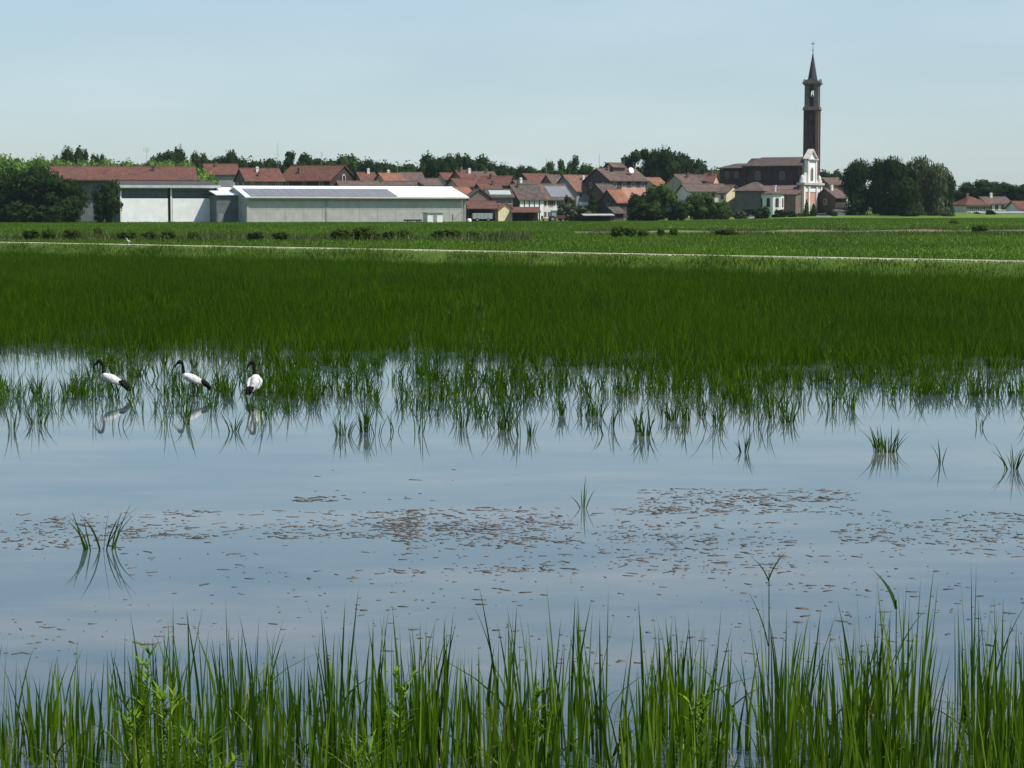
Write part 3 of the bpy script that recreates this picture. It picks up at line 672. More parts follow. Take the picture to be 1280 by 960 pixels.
shut_m = mat('shutter_wood', (.12, .08, .05), (.08, .05, .035), 3, .7); green_sh = mat('green_shutter', (.05, .09, .06), None, 3, .7)
stone = mat('pale_stone', (.50, .47, .42), (.38, .36, .32), .9, .9)
darkvoid = mat('dark_timber_and_shade', (.035, .03, .027), (.02, .018, .016), 2, .9)  # dark timber; also stands for shade in the panel shed gaps
solar = mat('solar_glass', (.20, .21, .225), (.165, .175, .19), .5, .7, spec=.1)
metal = mat('grey_metal', (.35, .35, .35), (.25, .25, .25), 3, .5, metal=.6)
def arch(w, h, n=8):                       # half-round headed outline, base at z=0
    r = w/2; return [(-r, 0), (r, 0)]+[(r*math.cos(math.pi*i/n), h-r+r*math.sin(math.pi*i/n)) for i in range(n+1)]
def window(root, face, u, z, w=.95, h=1.3, W2=0, L2=0, shutters=None, arched=False):
    """face 'f' front (-y) 'l' left gable (-x) 'r' right gable (+x); u along the wall"""
    def P(b, u0, u1, d0, d1, z0, z1):
        if face == 'f': b.box(u0, u1, -W2-d1, -W2-d0, z0, z1)
        elif face == 'l': b.box(-L2-d1, -L2-d0, u0, u1, z0, z1)
        else: b.box(L2+d0, L2+d1, u0, u1, z0, z1)
    b = MB(); t = .09
    P(b, u-w/2-t, u-w/2, -.1, .05, z-t, z+h+t); P(b, u+w/2, u+w/2+t, -.1, .05, z-t, z+h+t); P(b, u-w/2, u+w/2, -.1, .05, z+h, z+h+t); P(b, u-w/2-.1, u+w/2+.1, -.1, .13, z-t-.06, z-.001)
    P(b, u-.03, u+.03, .021, .045, z, z+h)
    wo = obj('window', b, root, [frame_m])
    p = MB(); P(p, u-w/2, u+w/2, -.1, .02, z, z+h); obj('pane', p, wo, [glass])
    if shutters:
        for s in (-1, 1):
            q = MB(); c = u+s*(w/2+t+w*.25); P(q, c-w*.24, c+w*.24, .01, .06, z, z+h); obj('shutter', q, wo, [shutters])
def house(label, xl, xr, ye, yr, Y, th=22, W=9, wall='cream', roof=red, rows=0, cols=0, gl=0, hip=False, chim=(), name='house', cat='house', group='houses of the village', oh=.5,
          shutters=None, ybase=None, door=None, build_walls=True, wz=None):
    a = R(th); s_, c_ = abs(math.sin(a)), math.cos(a); A = (xr-xl)*Y/F; Ln = max((A-W*s_)/c_, W*.35)
    x = xat((xl+xr)/2, Y); g = zat(ybase, Y) if ybase else gz(x, Y); ze = zat(ye, Y)-g; zr = zat(yr, Y)-g
    root = empty(name, (x, Y, g), a, label, cat, group); W2, L2 = W/2, Ln/2
    wm = plaster[wall] if isinstance(wall, str) else wall
    b = MB()
    if hip: b.box(-L2, L2, -W2, W2, -1.5, ze)
    else: b.prism([(-W2, -1.5), (W2, -1.5), (W2, ze), (0, zr), (-W2, ze)], -L2, L2)
    obj('wall', b, root, [wm])
    b = MB(); t = .22; sl = (zr-ze)/W2; y = W2+oh; zl = ze-oh*sl+.01; X = L2+.45
    if hip:
        rl = max(L2-W2*.9, .3); k = len(b.v)
        b.v += [(-X, -y, zl), (X, -y, zl), (X, y, zl), (-X, y, zl), (-X, -y, zl+t), (X, -y, zl+t), (X, y, zl+t), (-X, y, zl+t), (-rl, 0, zr+t), (rl, 0, zr+t)]
        for q in ((3, 2, 1, 0), (0, 1, 5, 4), (1, 2, 6, 5), (2, 3, 7, 6), (3, 0, 4, 7), (4, 5, 9, 8), (5, 6, 9), (6, 7, 8, 9), (7, 4, 8)): b.face(q)
    else: b.prism([(-y, zl), (0, zr+.01), (y, zl), (y, zl+t), (0, zr+.01+t), (-y, zl+t)], -X, X)
    ro = obj('roof', b, root, [roof])
    if not hip:
        b = MB(); b.loft([(-X, 0, zr+t-.02), (X, 0, zr+t-.02)], [.16, .16], 8); obj('ridge_cap', b, ro, [roof])
        b = MB(); b.loft([(-X, -y-.08, zl+.02), (X, -y-.08, zl+.02)], [.09, .09], 6); obj('gutter', b, ro, [shut_m])
    for cx, frac, cm_ in chim:
        cxx = cx*L2; cyy = -W2*frac; cz = zr-sl*abs(cyy); b = MB()
        b.box(cxx-.35, cxx+.35, cyy-.3, cyy+.3, cz-.4, cz+1.2); b.box(cxx-.45, cxx+.45, cyy-.4, cyy+.4, cz+1.2, cz+1.32); b.box(cxx-.28, cxx+.28, cyy-.24, cyy+.24, cz+1.32, cz+1.6)
        obj('chimney', b, ro, [cm_])
    if rows and cols:
        for r in range(rows):
            z = ze-1.75-r*2.9
            if z < .4: break
            for c in range(cols): window(root, 'f', -L2+Ln*(c+.5)/cols, z, W2=W2, shutters=shutters)
    if gl:
        for c in range(gl): window(root, 'l', -W2+W*(c+.5)/gl, ze-1.8, L2=L2, shutters=shutters)
    if door is not None:
        b = MB(); b.box(door-.5, door+.5, -W2-.06, -W2+.05, 0, 2.1); dd = obj('door', b, root, [shut_m]); b = MB(); b.box(door+.3, door+.42, -W2-.11, -W2-.061, .98, 1.06); obj('handle', b, dd, [metal])
    root['dim'] = (Ln, W, ze, zr); return root, ro, (Ln, W, ze, zr)
wchim, rchim = plaster['white'], brickr

# --- farm buildings at the left
house('long old barn with a red tiled roof behind the white panelled shed', 62, 246, 222, 209.5, 520, 12, 13, 'bluegrey', red, chim=((.42, .45, plaster['dark']),), name='barn', cat='barn', group='farm buildings', oh=2.2, gl=2)  # bluegrey wall darkened to stand for shadow below the eave
# white panelled shed
Y = 482; th = R(20); Ln = (271-153)*Y/F/math.cos(th)-.6; x = xat(212, Y); g = zat(280, Y); zt = zat(232.5, Y)-g; zp = zat(248, Y)-g; zt2 = zat(229, Y)-g
sh = empty('panel_shed', (x, Y, g), th, 'flat roofed farm shed with two big white wall panels and shade-darkened openings above', 'shed', 'farm buildings'); L2 = Ln/2; D = 11
b = MB(); b.box(-L2, L2, .9, D, -1.5, zt-.3); obj('wall', b, sh, [plaster['bluegrey']])
b = MB(); b.prism([(-.9, zt-.25), (D+.6, zt+1.0), (D+.6, zt+1.3), (-.9, zt+.1)], -L2-.5, L2+.5); ro = obj('roof', b, sh, [plaster['dark']])
b = MB(); b.box(-L2-.5, L2+.5, -1.0, -.902, zt-.42, zt+.16); obj('fascia', b, ro, [mat('pale_fascia', (.5, .55, .54), None, 1, .6)])
for i, (a0, a1) in enumerate(((-L2+.35, -.35), (.75, L2-.85))):
    b = MB(); b.box(a0, a1, .2, .42, -1.5, zp); obj('wall_panel', b, sh, [plaster['palewhite']])
    b = MB(); b.box(a0, a1, .5, .62, zp+.25, zt-.75); obj('shaded_screen', b, sh, [mat('shade_dark_screen', (.10, .12, .125), (.07, .085, .09), 1, .7)])  # screen colour darkened to stand for the eave shadow
    b = MB(); b.box(a0, a1, .1, .5, zt-.72, zt-.28); obj('lintel', b, sh, [mat('pale_lintel', (.42, .46, .45), None, 1, .7)])
for a0 in (-L2, .25, L2-.3):
    b = MB(); b.box(a0, a0+.35, 0, .35, -1.5, zt-.26); obj('post', b, sh, [plaster['white']])
for a0 in (-.33, L2-.78):
    b = MB(); b.box(a0, a0+.5, .45, .6, -1.5, zt-.3); obj('recess', b, sh, [darkvoid])  # near-black strip painted in for the shade of the gap
# white roofed link with a grey wall
Y = 479; th = R(20); x = xat(285, Y); g = zat(279.5, Y); lk = empty('link_shed', (x, Y, g), th, 'small grey walled shed with a bright white roof squeezed between two farm sheds', 'shed', 'farm buildings')
zr = zat(234, Y)-g; ze = zat(243.5, Y)-g
b = MB(); b.box(-2.6, 2.7, .3, 9, -1.5, ze-.15); obj('wall', b, lk, [plaster['bluegrey']])
b = MB(); b.prism([(-.3, ze-.1), (14.0, zr-.1), (14.0, zr+.12), (-.3, ze+.12)], -2.9, 3.7); obj('roof', b, lk, [white_r])
b = MB(); b.box(-2.2, -1.0, .24, .32, -.3, 2.3); obj('door', b, lk, [metal])
# long warehouse
root, ro, (Ln, Wd, ze, zr) = house('very long low warehouse with a white roof and grey concrete wall', 280, 582, 246.6, 234.6, 492, 20, 23, 'concrete', white_r, name='warehouse', cat='warehouse', group='farm buildings', oh=1.0, ybase=279)
L2, W2 = Ln/2, Wd/2; sl = (zr-ze)/W2
for u in (-L2+.15, -L2+Ln*.352, L2-.5):
    b = MB(); b.box(u, u+.42, -W2-.12, -W2+.05, -1.5, ze-.02); obj('post', b, root, [plaster['grey'] if u > -L2+1 else plaster['concrete']])
b = MB()
for k in range(18):
    u0 = -L2+.9+k*(Ln*.66/18); y0, y1 = -W2-.92, -W2*.30
    b.prism([(y0, ze+(y0+W2)*sl+.30), (y1, ze+(y1+W2)*sl+.30), (y1, ze+(y1+W2)*sl+.38), (y0, ze+(y0+W2)*sl+.38)], u0, u0+Ln*.66/18-.05)
obj('solar_panel', b, ro, [solar])
b = MB()
for k in range(1, 12): u = -L2+Ln*k/12+.25; b.box(u, u+.05, -W2-.03, -W2+.05, -1.5, ze-.3)
b.box(-L2+.6, L2-.6, -W2-.022, -W2+.05, ze*.52, ze*.52+.05); b.box(-L2+.6, L2-.6, -W2-.06, -W2+.05, ze-1.0, ze-.62)
obj('panel_joint', b, root, [plaster['grey']])
b = MB(); b.loft([(-L2-.5, -W2-1.08, ze-.25), (L2+.5, -W2-1.08, ze-.25)], [.11, .11], 6); obj('eave_gutter', b, ro, [metal])
b = MB(); b.box(L2-1.6, L2-1.45, -W2-1.8, -W2-1.65, 0, ze*.9); b.tube((L2-4.5, -W2-1.7, 0), (L2-1.5, -W2-1.7, 2.8), .08); obj('drainpipe', b, root, [metal])
# houses behind the warehouse
house('red roofed house end behind the white shed roof', 252, 300, 218, 206, 600, 15, 9, 'grey', red, chim=((-.3, .3, rchim),), gl=1)
r_, _, (Ln, Wd, ze, zr) = house('red roofed house with dark left gable and a white chimney', 293, 356, 226, 211.5, 560, 24, 10, 'brown', red, chim=((-.2, .3, wchim), (-.2, .7, rchim)), gl=2, cols=3, rows=1)
house('tall red roofed house with a brick gable and round arched window on its right', 349, 446, 226, 208, 575, -30, 13, brickd, red, chim=((-.45, .5, rchim),), cols=3, rows=1)
hs = bpy.data.objects['house.002']; Ln, Wd, ze, zr = hs['dim']
b = MB(); b.prism([(u, zr-4.2+z) for u, z in arch(1.6, 2.0)], Ln/2-.05, Ln/2+.12); wf = obj('arched_window', b, hs, [stone])
b = MB(); b.prism([(u, zr-4.05+z) for u, z in arch(1.05, 1.6)], Ln/2+.1, Ln/2+.16); obj('pane', b, wf, [glass])
for lab, xl, xr, ye, yr, Y, th, W_, wall, rf, kw in (
    ('low brown roofed house showing just above the warehouse ridge left of the gap', 418, 476, 234, 227.3, 540, 16, 8, 'brown', brown, {}),
    ('low red brown roof with dark right end just above the warehouse ridge', 474, 527, 235, 227.5, 540, -16, 8, 'brown', brown, dict(cols=2, rows=1)),
    ('red roofed house with a small bright white chimney', 440, 474, 228, 216.5, 575, 22, 9, 'grey', red, dict(chim=((.3, .1, wchim),))),
    ('bright orange roofed house above the warehouse', 467, 507, 227.5, 217.5, 570, 24, 9, 'cream', orange, dict(chim=((.0, -.2, wchim),))),
    ('dull brown roofed house right of the bright orange roof', 495, 532, 229, 216.5, 590, 18, 9, 'brown', brown, {}),
    ('pale red roof half hidden left of the stepped red roofs', 545, 570, 224.5, 217, 600, 20, 8, 'cream', red, dict(cols=2, rows=1)),
    ('highest of the stepped red roofs behind the end of the warehouse', 562, 596, 225, 214, 590, 26, 9, 'brown', red, dict(chim=((-.5, .2, rchim), (.6, .3, wchim)))),
    ('lower of the stepped red roofs with a small pale gable', 557, 600, 233.5, 224.5, 560, 24, 9, 'cream', red, dict(cols=3, rows=1)),
    ('orange roofed lean house at the right end of the warehouse roof', 556, 592, 245, 235, 540, 24, 8, 'brown', orange, {}),
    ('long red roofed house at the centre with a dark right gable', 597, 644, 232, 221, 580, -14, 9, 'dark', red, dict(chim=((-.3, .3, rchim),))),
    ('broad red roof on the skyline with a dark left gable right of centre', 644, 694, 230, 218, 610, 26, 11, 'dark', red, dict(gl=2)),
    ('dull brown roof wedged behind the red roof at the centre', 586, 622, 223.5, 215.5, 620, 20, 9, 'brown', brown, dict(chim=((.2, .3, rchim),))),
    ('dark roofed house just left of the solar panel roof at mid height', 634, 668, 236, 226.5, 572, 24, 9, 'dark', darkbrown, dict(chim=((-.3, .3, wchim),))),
    ('low red roof tucked behind the brick gable house', 592, 628, 238, 230.5, 556, 18, 8, 'brown', red, dict(chim=((.4, .3, rchim),))),
    ('brown roofed house between the long orange brown roof and the big house', 716, 748, 236, 226, 600, 26, 9, 'brown', brown, dict(gl=1)),
    ('dark brown lean roof below the left gable of the big house', 736, 772, 242, 231, 556, 30, 8, 'dark', darkbrown, {}),
    ('terracotta roof half hidden right of the big house with the dish', 800, 832, 232, 223, 600, 26, 9, 'cream', orange, dict(cols=3, rows=1)),
    ('small brown roofed house between warehouse houses and the twin topped tree', 520, 552, 232, 224, 590, 20, 8, 'brown', brown, {}),
    ('brown roofed house behind the brown windows row left of the church', 858, 884, 226, 219.5, 640, 20, 8, 'brown', darkbrown, {}),
    ('brown roofed house behind the solar panel roof', 676, 706, 232, 219.5, 600, 22, 10, 'brown', brown, {})):
    house(lab, xl, xr, ye, yr, Y, th, W_, wall, rf, **kw)
# brick gable house with panels
house('brown brick house whose pointed gable faces the field beside the warehouse', 581, 613, 247, 236.5, 528, -68, 6.0, brickr, darkbrown, oh=.7, ybase=277)
r_, ro, (Ln, Wd, ze, zr) = house('row house with pale grey panels on its roof right of the brick gable', 603, 641, 246, 237.5, 535, 14, 7, 'brown', darkbrown, cols=4, rows=1, ybase=277)
sl = (zr-ze)/(Wd/2); b = MB(); b.prism([(-Wd*.42, ze+Wd*.08*sl+.25), (-Wd*.12, ze+Wd*.38*sl+.25), (-Wd*.12, ze+Wd*.38*sl+.34), (-Wd*.42, ze+Wd*.08*sl+.34)], -Ln*.42, Ln*.46); obj('roof_panel', b, ro, [mat('pale_panel', (.42, .46, .46), None, 1, .5)])
# dark roof with white pillared front
def pillars(root, Ln, Wd, ze, n, m, z1):
    for k in range(n):
        u = -Ln/2+Ln*(k+.5)/n; b = MB(); b.box(u-.55, u+.55, -Wd/2-.08, -Wd/2+.02, 0, ze-.3); obj('white_bay', b, root, [m])
r_, _, (Ln, Wd, ze, zr) = house('dark brown roofed house with white bays between dark openings', 628, 680, 249, 231.5, 545, 26, 10, 'dark', darkbrown, ybase=277, chim=((-.55, .25, rchim),)); pillars(r_, Ln, Wd, ze, 5, plaster['palewhite'], 0)
r_, ro, (Ln, Wd, ze, zr) = house('brown roofed house carrying a large blue grey solar array', 650, 716, 249, 231, 552, 26, 11, 'white', brown, cols=4, rows=2, ybase=277, shutters=shut_m)
sl = (zr-ze)/(Wd/2); b = MB(); b.prism([(-Wd*.46, ze+Wd*.04*sl+.26), (-Wd*.1, ze+Wd*.4*sl+.26), (-Wd*.1, ze+Wd*.4*sl+.36), (-Wd*.46, ze+Wd*.04*sl+.36)], -Ln*.12, Ln*.49); obj('solar_panel', b, ro, [solar])
r_, _, (Ln, Wd, ze, zr) = house('house with a long orange brown roof, grey left gable and white balcony', 690, 752, 239, 220, 575, 33, 12, 'grey', tile_mat('faded_orange_tiles', (.23, .115, .072), (.15, .078, .054)), rows=2, cols=3, gl=2, chim=((.15, .35, wchim),))
b = MB(); b.box(-Ln*.42, Ln*.1, -Wd/2-1.2, -Wd/2-.02, ze-3.9, ze-3.0); obj('balcony', b, r_, [plaster['palewhite']])
# yellow gabled shed and its open lean-to
house('small shed with a pale yellow gable facing the field behind the trailer', 620, 641, 262, 254.5, 520, -62, 4.2, 'yellow', orange, name='shed', cat='shed', ybase=277.5, oh=.4, gl=0, group='farm sheds at the edge of the field')
def open_shed(lab, xl, xr, ye, yr, Y, th, W, rf, back, ybase):
    a = R(th); A = (xr-xl)*Y/F; Ln = A/math.cos(a); x = xat((xl+xr)/2, Y); g = zat(ybase, Y); ze = zat(ye, Y)-g; zr = zat(yr, Y)-g
    r = empty('open_shed', (x, Y, g), a, lab, 'open shed', 'farm sheds at the edge of the field'); L2 = Ln/2
    b = MB(); b.prism([(-.6, ze), (W, zr), (W, zr+.2), (-.6, ze+.2)], -L2, L2); obj('roof', b, r, [rf])
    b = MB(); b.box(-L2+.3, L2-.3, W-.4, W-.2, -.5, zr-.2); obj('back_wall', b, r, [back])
    for k in range(4):
        u = -L2+.4+(Ln-.8)*k/3; b = MB(); b.box(u-.12, u+.12, -.12, .12, -.5, ze-.01); obj('post', b, r, [darkvoid])
open_shed('open fronted shed with a long red tiled roof left of the yellow gable', 584, 622, 261.5, 252, 516, 4, 6, red, darkvoid, 277.5)
open_shed('open fronted shed with a low red roof between yellow gable and tractor', 639, 676, 266, 259.5, 518, 4, 5, red, darkvoid, 277.5)
open_shed('carport with a thin pale flat roof near the conical tree', 729, 768, 269.8, 268.2, 512, 3, 5, plaster['concrete'], darkvoid, 278)
# big house with dish
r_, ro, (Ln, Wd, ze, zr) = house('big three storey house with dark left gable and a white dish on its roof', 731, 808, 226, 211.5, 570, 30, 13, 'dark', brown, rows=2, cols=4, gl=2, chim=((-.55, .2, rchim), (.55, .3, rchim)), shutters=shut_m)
b = MB(); b.prism([(-2.2, zr-1.0), (2.2, zr-1.0), (2.2, zr+.5), (0, zr+1.6), (-2.2, zr+.5)], -Ln*.18, Ln*.12); do = obj('dormer', b, ro, [plaster['brown']])
b = MB(); b.prism([(-2.7, zr+.33), (0, zr+1.65), (2.7, zr+.33), (2.7, zr+.5), (0, zr+1.85), (-2.7, zr+.5)], -Ln*.22, Ln*.15); obj('dormer_roof', b, do, [brown])
b = MB(); b.loft([(Ln*.2, -3.6, zr-.6), (Ln*.2, -3.9, zr-.4), (Ln*.2, -4.1, zr-.32)], [.12, .6, .85], 14); b.tube((Ln*.2, -3.3, zr-2), (Ln*.2, -3.6, zr-.6), .08); obj('satellite_dish', b, ro, [plaster['palewhite']])
b = MB(); b.box(-Ln*.2, Ln*.45, -Wd/2-.1, -Wd/2+.02, ze-6.5, ze-1.9); obj('terracotta_panel', b, r_, [plaster['pink']])
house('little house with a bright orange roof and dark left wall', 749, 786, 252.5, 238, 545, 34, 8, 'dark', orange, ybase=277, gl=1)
house('lower shed with a grey brown roof at the foot of the little orange roofed house', 755, 779, 266, 260, 530, 30, 5, 'dark', darkbrown, name='shed', cat='shed', ybase=278, group='farm sheds at the edge of the field')
house('brown roofed house with a row of cream windows above the garden trees', 834, 874, 229.5, 219, 590, 24, 10, 'cream', brown, cols=5, rows=2, chim=((.1, .4, rchim),), shutters=shut_m)
house('long brown roofed house with pale wall behind the garden trees', 848, 908, 239.5, 231, 560, 14, 9, 'white', brown, cols=4, rows=1, ybase=276)
house('narrow yellow white house between garden trees and chapel', 899, 925, 241, 232, 552, -40, 7, 'yellow', brown, cols=1, rows=3, ybase=276)
house('small red roofed house left of the dark church choir', 876, 900, 228, 217.5, 640, -20, 8, 'pink', red, chim=((.2, .2, rchim),))
house('dark gabled house between bell tower and tree clump', 1020, 1056, 247, 236.5, 575, 36, 8, 'dark', brown, gl=1, ybase=274, chim=((-.2, .2, wchim),))
house('dull brown roof behind the dark gabled house right of the tower', 1022, 1052, 231, 223, 640, 18, 9, 'brown', brown)
house('low white garage wall in front of the dark gabled house', 1040, 1056, 264, 261.5, 552, 8, 4, 'palewhite', brown, name='garage', cat='garage', ybase=275)
# right end
GRR = 'houses at the right edge'
house('white house with a red hipped roof right of the dark tree clump', 1191, 1234, 256, 246.5, 590, 18, 9, 'white', red, cols=4, rows=2, hip=True, group=GRR, ybase=273, chim=((-.4, .2, rchim),), shutters=green_sh)
house('white house with a faded red roof second from the dark tree clump', 1220, 1261, 254.5, 247, 615, 14, 9, 'white', brown, cols=4, rows=2, group=GRR, ybase=273, chim=((-.2, .1, wchim),))
house('red roofed house with white wall at the right edge', 1260, 1296, 261, 252.5, 600, 14, 8, 'palewhite', red, cols=3, rows=1, group=GRR, ybase=273)
house('small far house among trees above the right white houses', 1243, 1260, 240, 233.5, 660, 20, 7, 'brown', brown, group=GRR)
r_, _, _ = house('long dark low shed with a flat grey roof at the right edge', 1221, 1300, 267, 265.4, 570, 6, 5, 'dark', plaster['grey'], name='shed', cat='shed', group=GRR, ybase=274)

# ------------------------------------------------------------------ church
Y = 572; th = R(-25); x = xat(1010.5, Y); g = zat(272, Y)-.6
ch = empty('church', (x, Y, g), th, 'dark brick church with a white and pink baroque front facing right', 'church')
z = lambda py: zat(py, Y)-g
ze, zr = z(207), z(196.5)
b = MB(); b.prism([(-6, -1), (6, -1), (6, ze), (0, zr-.15), (-6, ze)], -16.5, 0); obj('nave', b, ch, [brickd])
b = MB(); b.box(-24, -16.6, -5, 5, -1, z(211)); obj('choir', b, ch, [brickd])
b = MB(); e = .6; b.v += [(-17.2, -6-e, ze-.35), (-.05, -6-e, ze-.35), (-.05, 6+e, ze-.35), (-17.2, 6+e, ze-.35), (-17.2, -6-e, ze-.05), (-.05, -6-e, ze-.05), (-.05, 6+e, ze-.05), (-17.2, 6+e, ze-.05), (-13.5, 0, zr+.1), (-.05, 0, zr+.1)]
for q in ((3, 2, 1, 0), (0, 1, 5, 4), (1, 2, 6, 9, 5), (2, 3, 7, 6), (3, 0, 4, 7), (4, 5, 9, 8), (6, 7, 8, 9), (7, 4, 8)): b.face(q)
obj('nave_roof', b, ch, [darkbrown])
b = MB(); za, zb = z(210.6), z(203.5); b.v += [(-24.5, -5.5, za), (-16.9, -5.5, za), (-16.9, 5.5, za), (-24.5, 5.5, za), (-24.5, -5.5, za+.25), (-16.9, -5.5, za+.25), (-16.9, 5.5, za+.25), (-24.5, 5.5, za+.25), (-21, 0, zb), (-16.9, 0, zb)]
for q in ((3, 2, 1, 0), (0, 1, 5, 4), (1, 2, 6, 9, 5), (2, 3, 7, 6), (3, 0, 4, 7), (4, 5, 9, 8), (6, 7, 8, 9), (7, 4, 8)): b.face(q)
obj('choir_roof', b, ch, [darkbrown])
for u, w_, z0, z1 in ((-12.6, 1.7, 225, 214), (-5.6, 1.7, 225, 214)):
    b = MB(); b.prism([(u+p, z(z0)+q) for p, q in arch(w_, z(z1)-z(z0))], -6.16, -5.95, 'y'); wf = obj('tall_window', b, ch, [plaster['brown']])
    b = MB(); b.prism([(u+p, z(z0)+.3+q) for p, q in arch(w_-.6, z(z1)-z(z0)-.6)], -6.2, -6.161, 'y'); obj('pane', b, wf, [glass])
for u in (-21.8, -19):
    b = MB(); b.prism([(u+p, z(223)+q) for p, q in arch(1.3, 2.0)], -5.16, -4.95, 'y'); wf = obj('small_window', b, ch, [plaster['brown']])
    b = MB(); b.prism([(u+p, z(223)+.25+q) for p, q in arch(.8, 1.5)], -5.2, -5.161, 'y'); obj('pane', b, wf, [glass])
for u in (-16.2, -9.2, -1.0):
    b = MB(); b.box(u-.4, u+.4, -6.5, -6.0, -1, ze-.4); obj('buttress', b, ch, [brickd])
b = MB(); b.prism([(-9.2, -1), (-6.02, -1), (-6.02, z(231)), (-9.2, z(237))], -15.5, -.3); obj('aisle', b, ch, [brickr])
# front
fw = 8.6
b = MB(); b.box(0, .9, -fw, fw, -1, z(231.5)); fr = obj('facade_lower', b, ch, [plaster['pink']])
b = MB(); b.box(.9, 1.02, -fw+1.2, fw-1.2, z(240), z(231.6)); obj('white_frieze', b, fr, [plaster['palewhite']])
for u in (-fw+.7, -3.6, 3.6, fw-.7):
    b = MB(); b.box(.9, 1.35, u-.65, u+.65, -1, z(232)); obj('pilaster', b, fr, [plaster['white']])
b = MB(); b.box(-.5, 1.7, -fw-.9, fw+.9, z(231.4), z(228.6)); obj('cornice', b, fr, [stone])
b = MB(); b.prism([(p, q) for p, q in arch(2.4, 4.6)], .95, 1.12); pd = obj('portal', b, fr, [stone]); b = MB(); b.prism(arch(1.7, 4.0), 1.1, 1.16); obj('door', b, pd, [shut_m])
uw = 4.3
b = MB(); b.prism([(-uw, z(228.5)), (uw, z(228.5)), (uw, z(199.6)), (0, z(188)), (-uw, z(199.6))], 0, .8); fu = obj('facade_upper', b, ch, [plaster['palewhite']])
for u in (-uw+.55, uw-.55):
    b = MB(); b.box(.8, 1.1, u-.5, u+.5, z(228.5), z(200.2)); obj('pilaster', b, fu, [plaster['white']])
b = MB(); b.box(-.3, 1.35, -uw-.5, uw+.5, z(200.2), z(198.8)); obj('cornice', b, fu, [stone])
b = MB(); b.prism([(-uw-.5, z(198.8)+.02), (-uw+.6, z(198.8)+.02), (0, z(189.3)), (uw-.6, z(198.8)+.02), (uw+.5, z(198.8)+.02), (0, z(186.2))], -.3, 1.3); obj('pediment', b, fu, [stone])
b = MB(); b.prism([(p, z(226)+q) for p, q in arch(2.3, z(209)-z(226))], .75, .95); wf = obj('front_window', b, fu, [plaster['pink']]); b = MB(); b.prism([(p, z(225.4)+q) for p, q in arch(1.6, z(210)-z(225.4))], .96, 1.0); obj('pane', b, wf, [glass])
for u in (-fw+.7, fw-.7):
    b = MB(); b.loft([(.6, u, z(228.6)), (.6, u, z(228.6)+.8), (.6, u, z(228.6)+.85), (.6, u, z(224)), (.6, u, z(221)), (.6, u, z(218.8))], [.75, .75, .45, .6, .45, .1], 10); obj('pinnacle', b, fr, [plaster['white']])
for s in (-1, 1):
    b = MB(); b.prism([(s*uw, z(228.5)), (s*(fw-1.6), z(228.5)), (s*(fw-2.2), z(225.5)), (s*(uw+1.2), z(223)), (s*(uw+.01), z(216))], .05, .6); obj('volute', b, fu, [plaster['white']])

# bell tower
Y = 584; th = R(-16); x = xat(1013.8, Y); g = zat(272, Y)-.6; z = lambda py: zat(py, Y)-g
tw = empty('bell_tower', (x, Y, g), th, 'tall slim dark brick bell tower with a pointed spire and cross', 'bell tower'); w = 2.12
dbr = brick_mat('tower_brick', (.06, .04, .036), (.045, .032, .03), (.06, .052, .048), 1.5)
b = MB(); b.box(-w+.2, w-.2, -w+.2, w-.2, -1, z(137)); obj('shaft', b, tw, [dbr])
for sx in (-1, 1):
    for sy in (-1, 1):
        b = MB(); cx, cy_ = sx*(w-.45), sy*(w-.45); b.box(cx-.45, cx+.45, cy_-.45, cy_+.45, -1, z(137.5)); obj('corner_pier', b, tw, [brickr if sx > 0 else dbr])  # right-hand piers get lighter brick to stand for the sunlit corner
b = MB(); b.box(-w-.25, w+.25, -w-.25, w+.25, z(138), z(136)); b.box(-w-.1, w+.1, -w-.1, w+.1, z(136)+.002, z(133.5)); obj('lower_cornice', b, tw, [plaster['brown']])
for py in (150, 176):
    b = MB(); b.box(-.3, .3, -w+.1, -w+.25, z(py), z(py)+1.4); wf = obj('slit_window', b, tw, [plaster['dark']])
b = MB(); bw = w-.2; z0, z1 = z(133.5), z(106.5)
for sx in (-1, 1):
    for sy in (-1, 1): cx, cy_ = sx*(bw-.64), sy*(bw-.64); b.box(cx-.64, cx+.64, cy_-.64, cy_+.64, z0, z1-.01)
be = obj('belfry', b, tw, [mat('belfry_stone', (.16, .14, .125), (.10, .09, .08), .9, .9)])
hw = bw-1.28; zb0, zb1 = z(120), z(113.5)
for s in (-1, 1):
    for ax in ('x', 'y'):
        n = 8; r = hw; zz = z1-1.3-r
        prof = [(-hw, z1-.02), (-hw, zz)]+[(r*math.cos(math.pi*(1-i/n)), zz+r*math.sin(math.pi*(1-i/n))*.98) for i in range(1, n)]+[(hw, zz), (hw, z1-.02)]
        b = MB(); b.prism(prof, s*(bw-.1), s*(bw-.9), ax); obj('arch', b, be, [dbr])
        b = MB(); a0, a1 = sorted((s*(bw-.25), s*(bw-.6)))
        if ax == 'x': b.box(a0, a1, -hw, hw, z0, z0+2.5)
        else: b.box(-hw, hw, a0, a1, z0, z0+2.5)
        obj('parapet', b, be, [dbr])
b = MB(); zc = zat(122.5, Y)-g; b.loft([(0, 0, zc), (0, 0, zc+.15), (0, 0, zc+.7), (0, 0, zc+1.0)], [.5, .42, .28, .08], 12); b.tube((0, 0, zc+.95), (0, 0, z1), .06); obj('bell', b, be, [metal])
b = MB(); b.box(-w-.15, w+.15, -w-.15, w+.15, z(106.5), z(105)); b.box(-w-.42, w+.42, -w-.42, w+.42, z(105)+.002, z(103.4)); b.box(-w+.2, w-.2, -w+.2, w-.2, z(103.4)+.002, z(101.5)); dstone = mat('dark_cornice', (.17, .155, .14), (.11, .10, .09), 1.2, .9); uc = obj('upper_cornice', b, tw, [dstone])
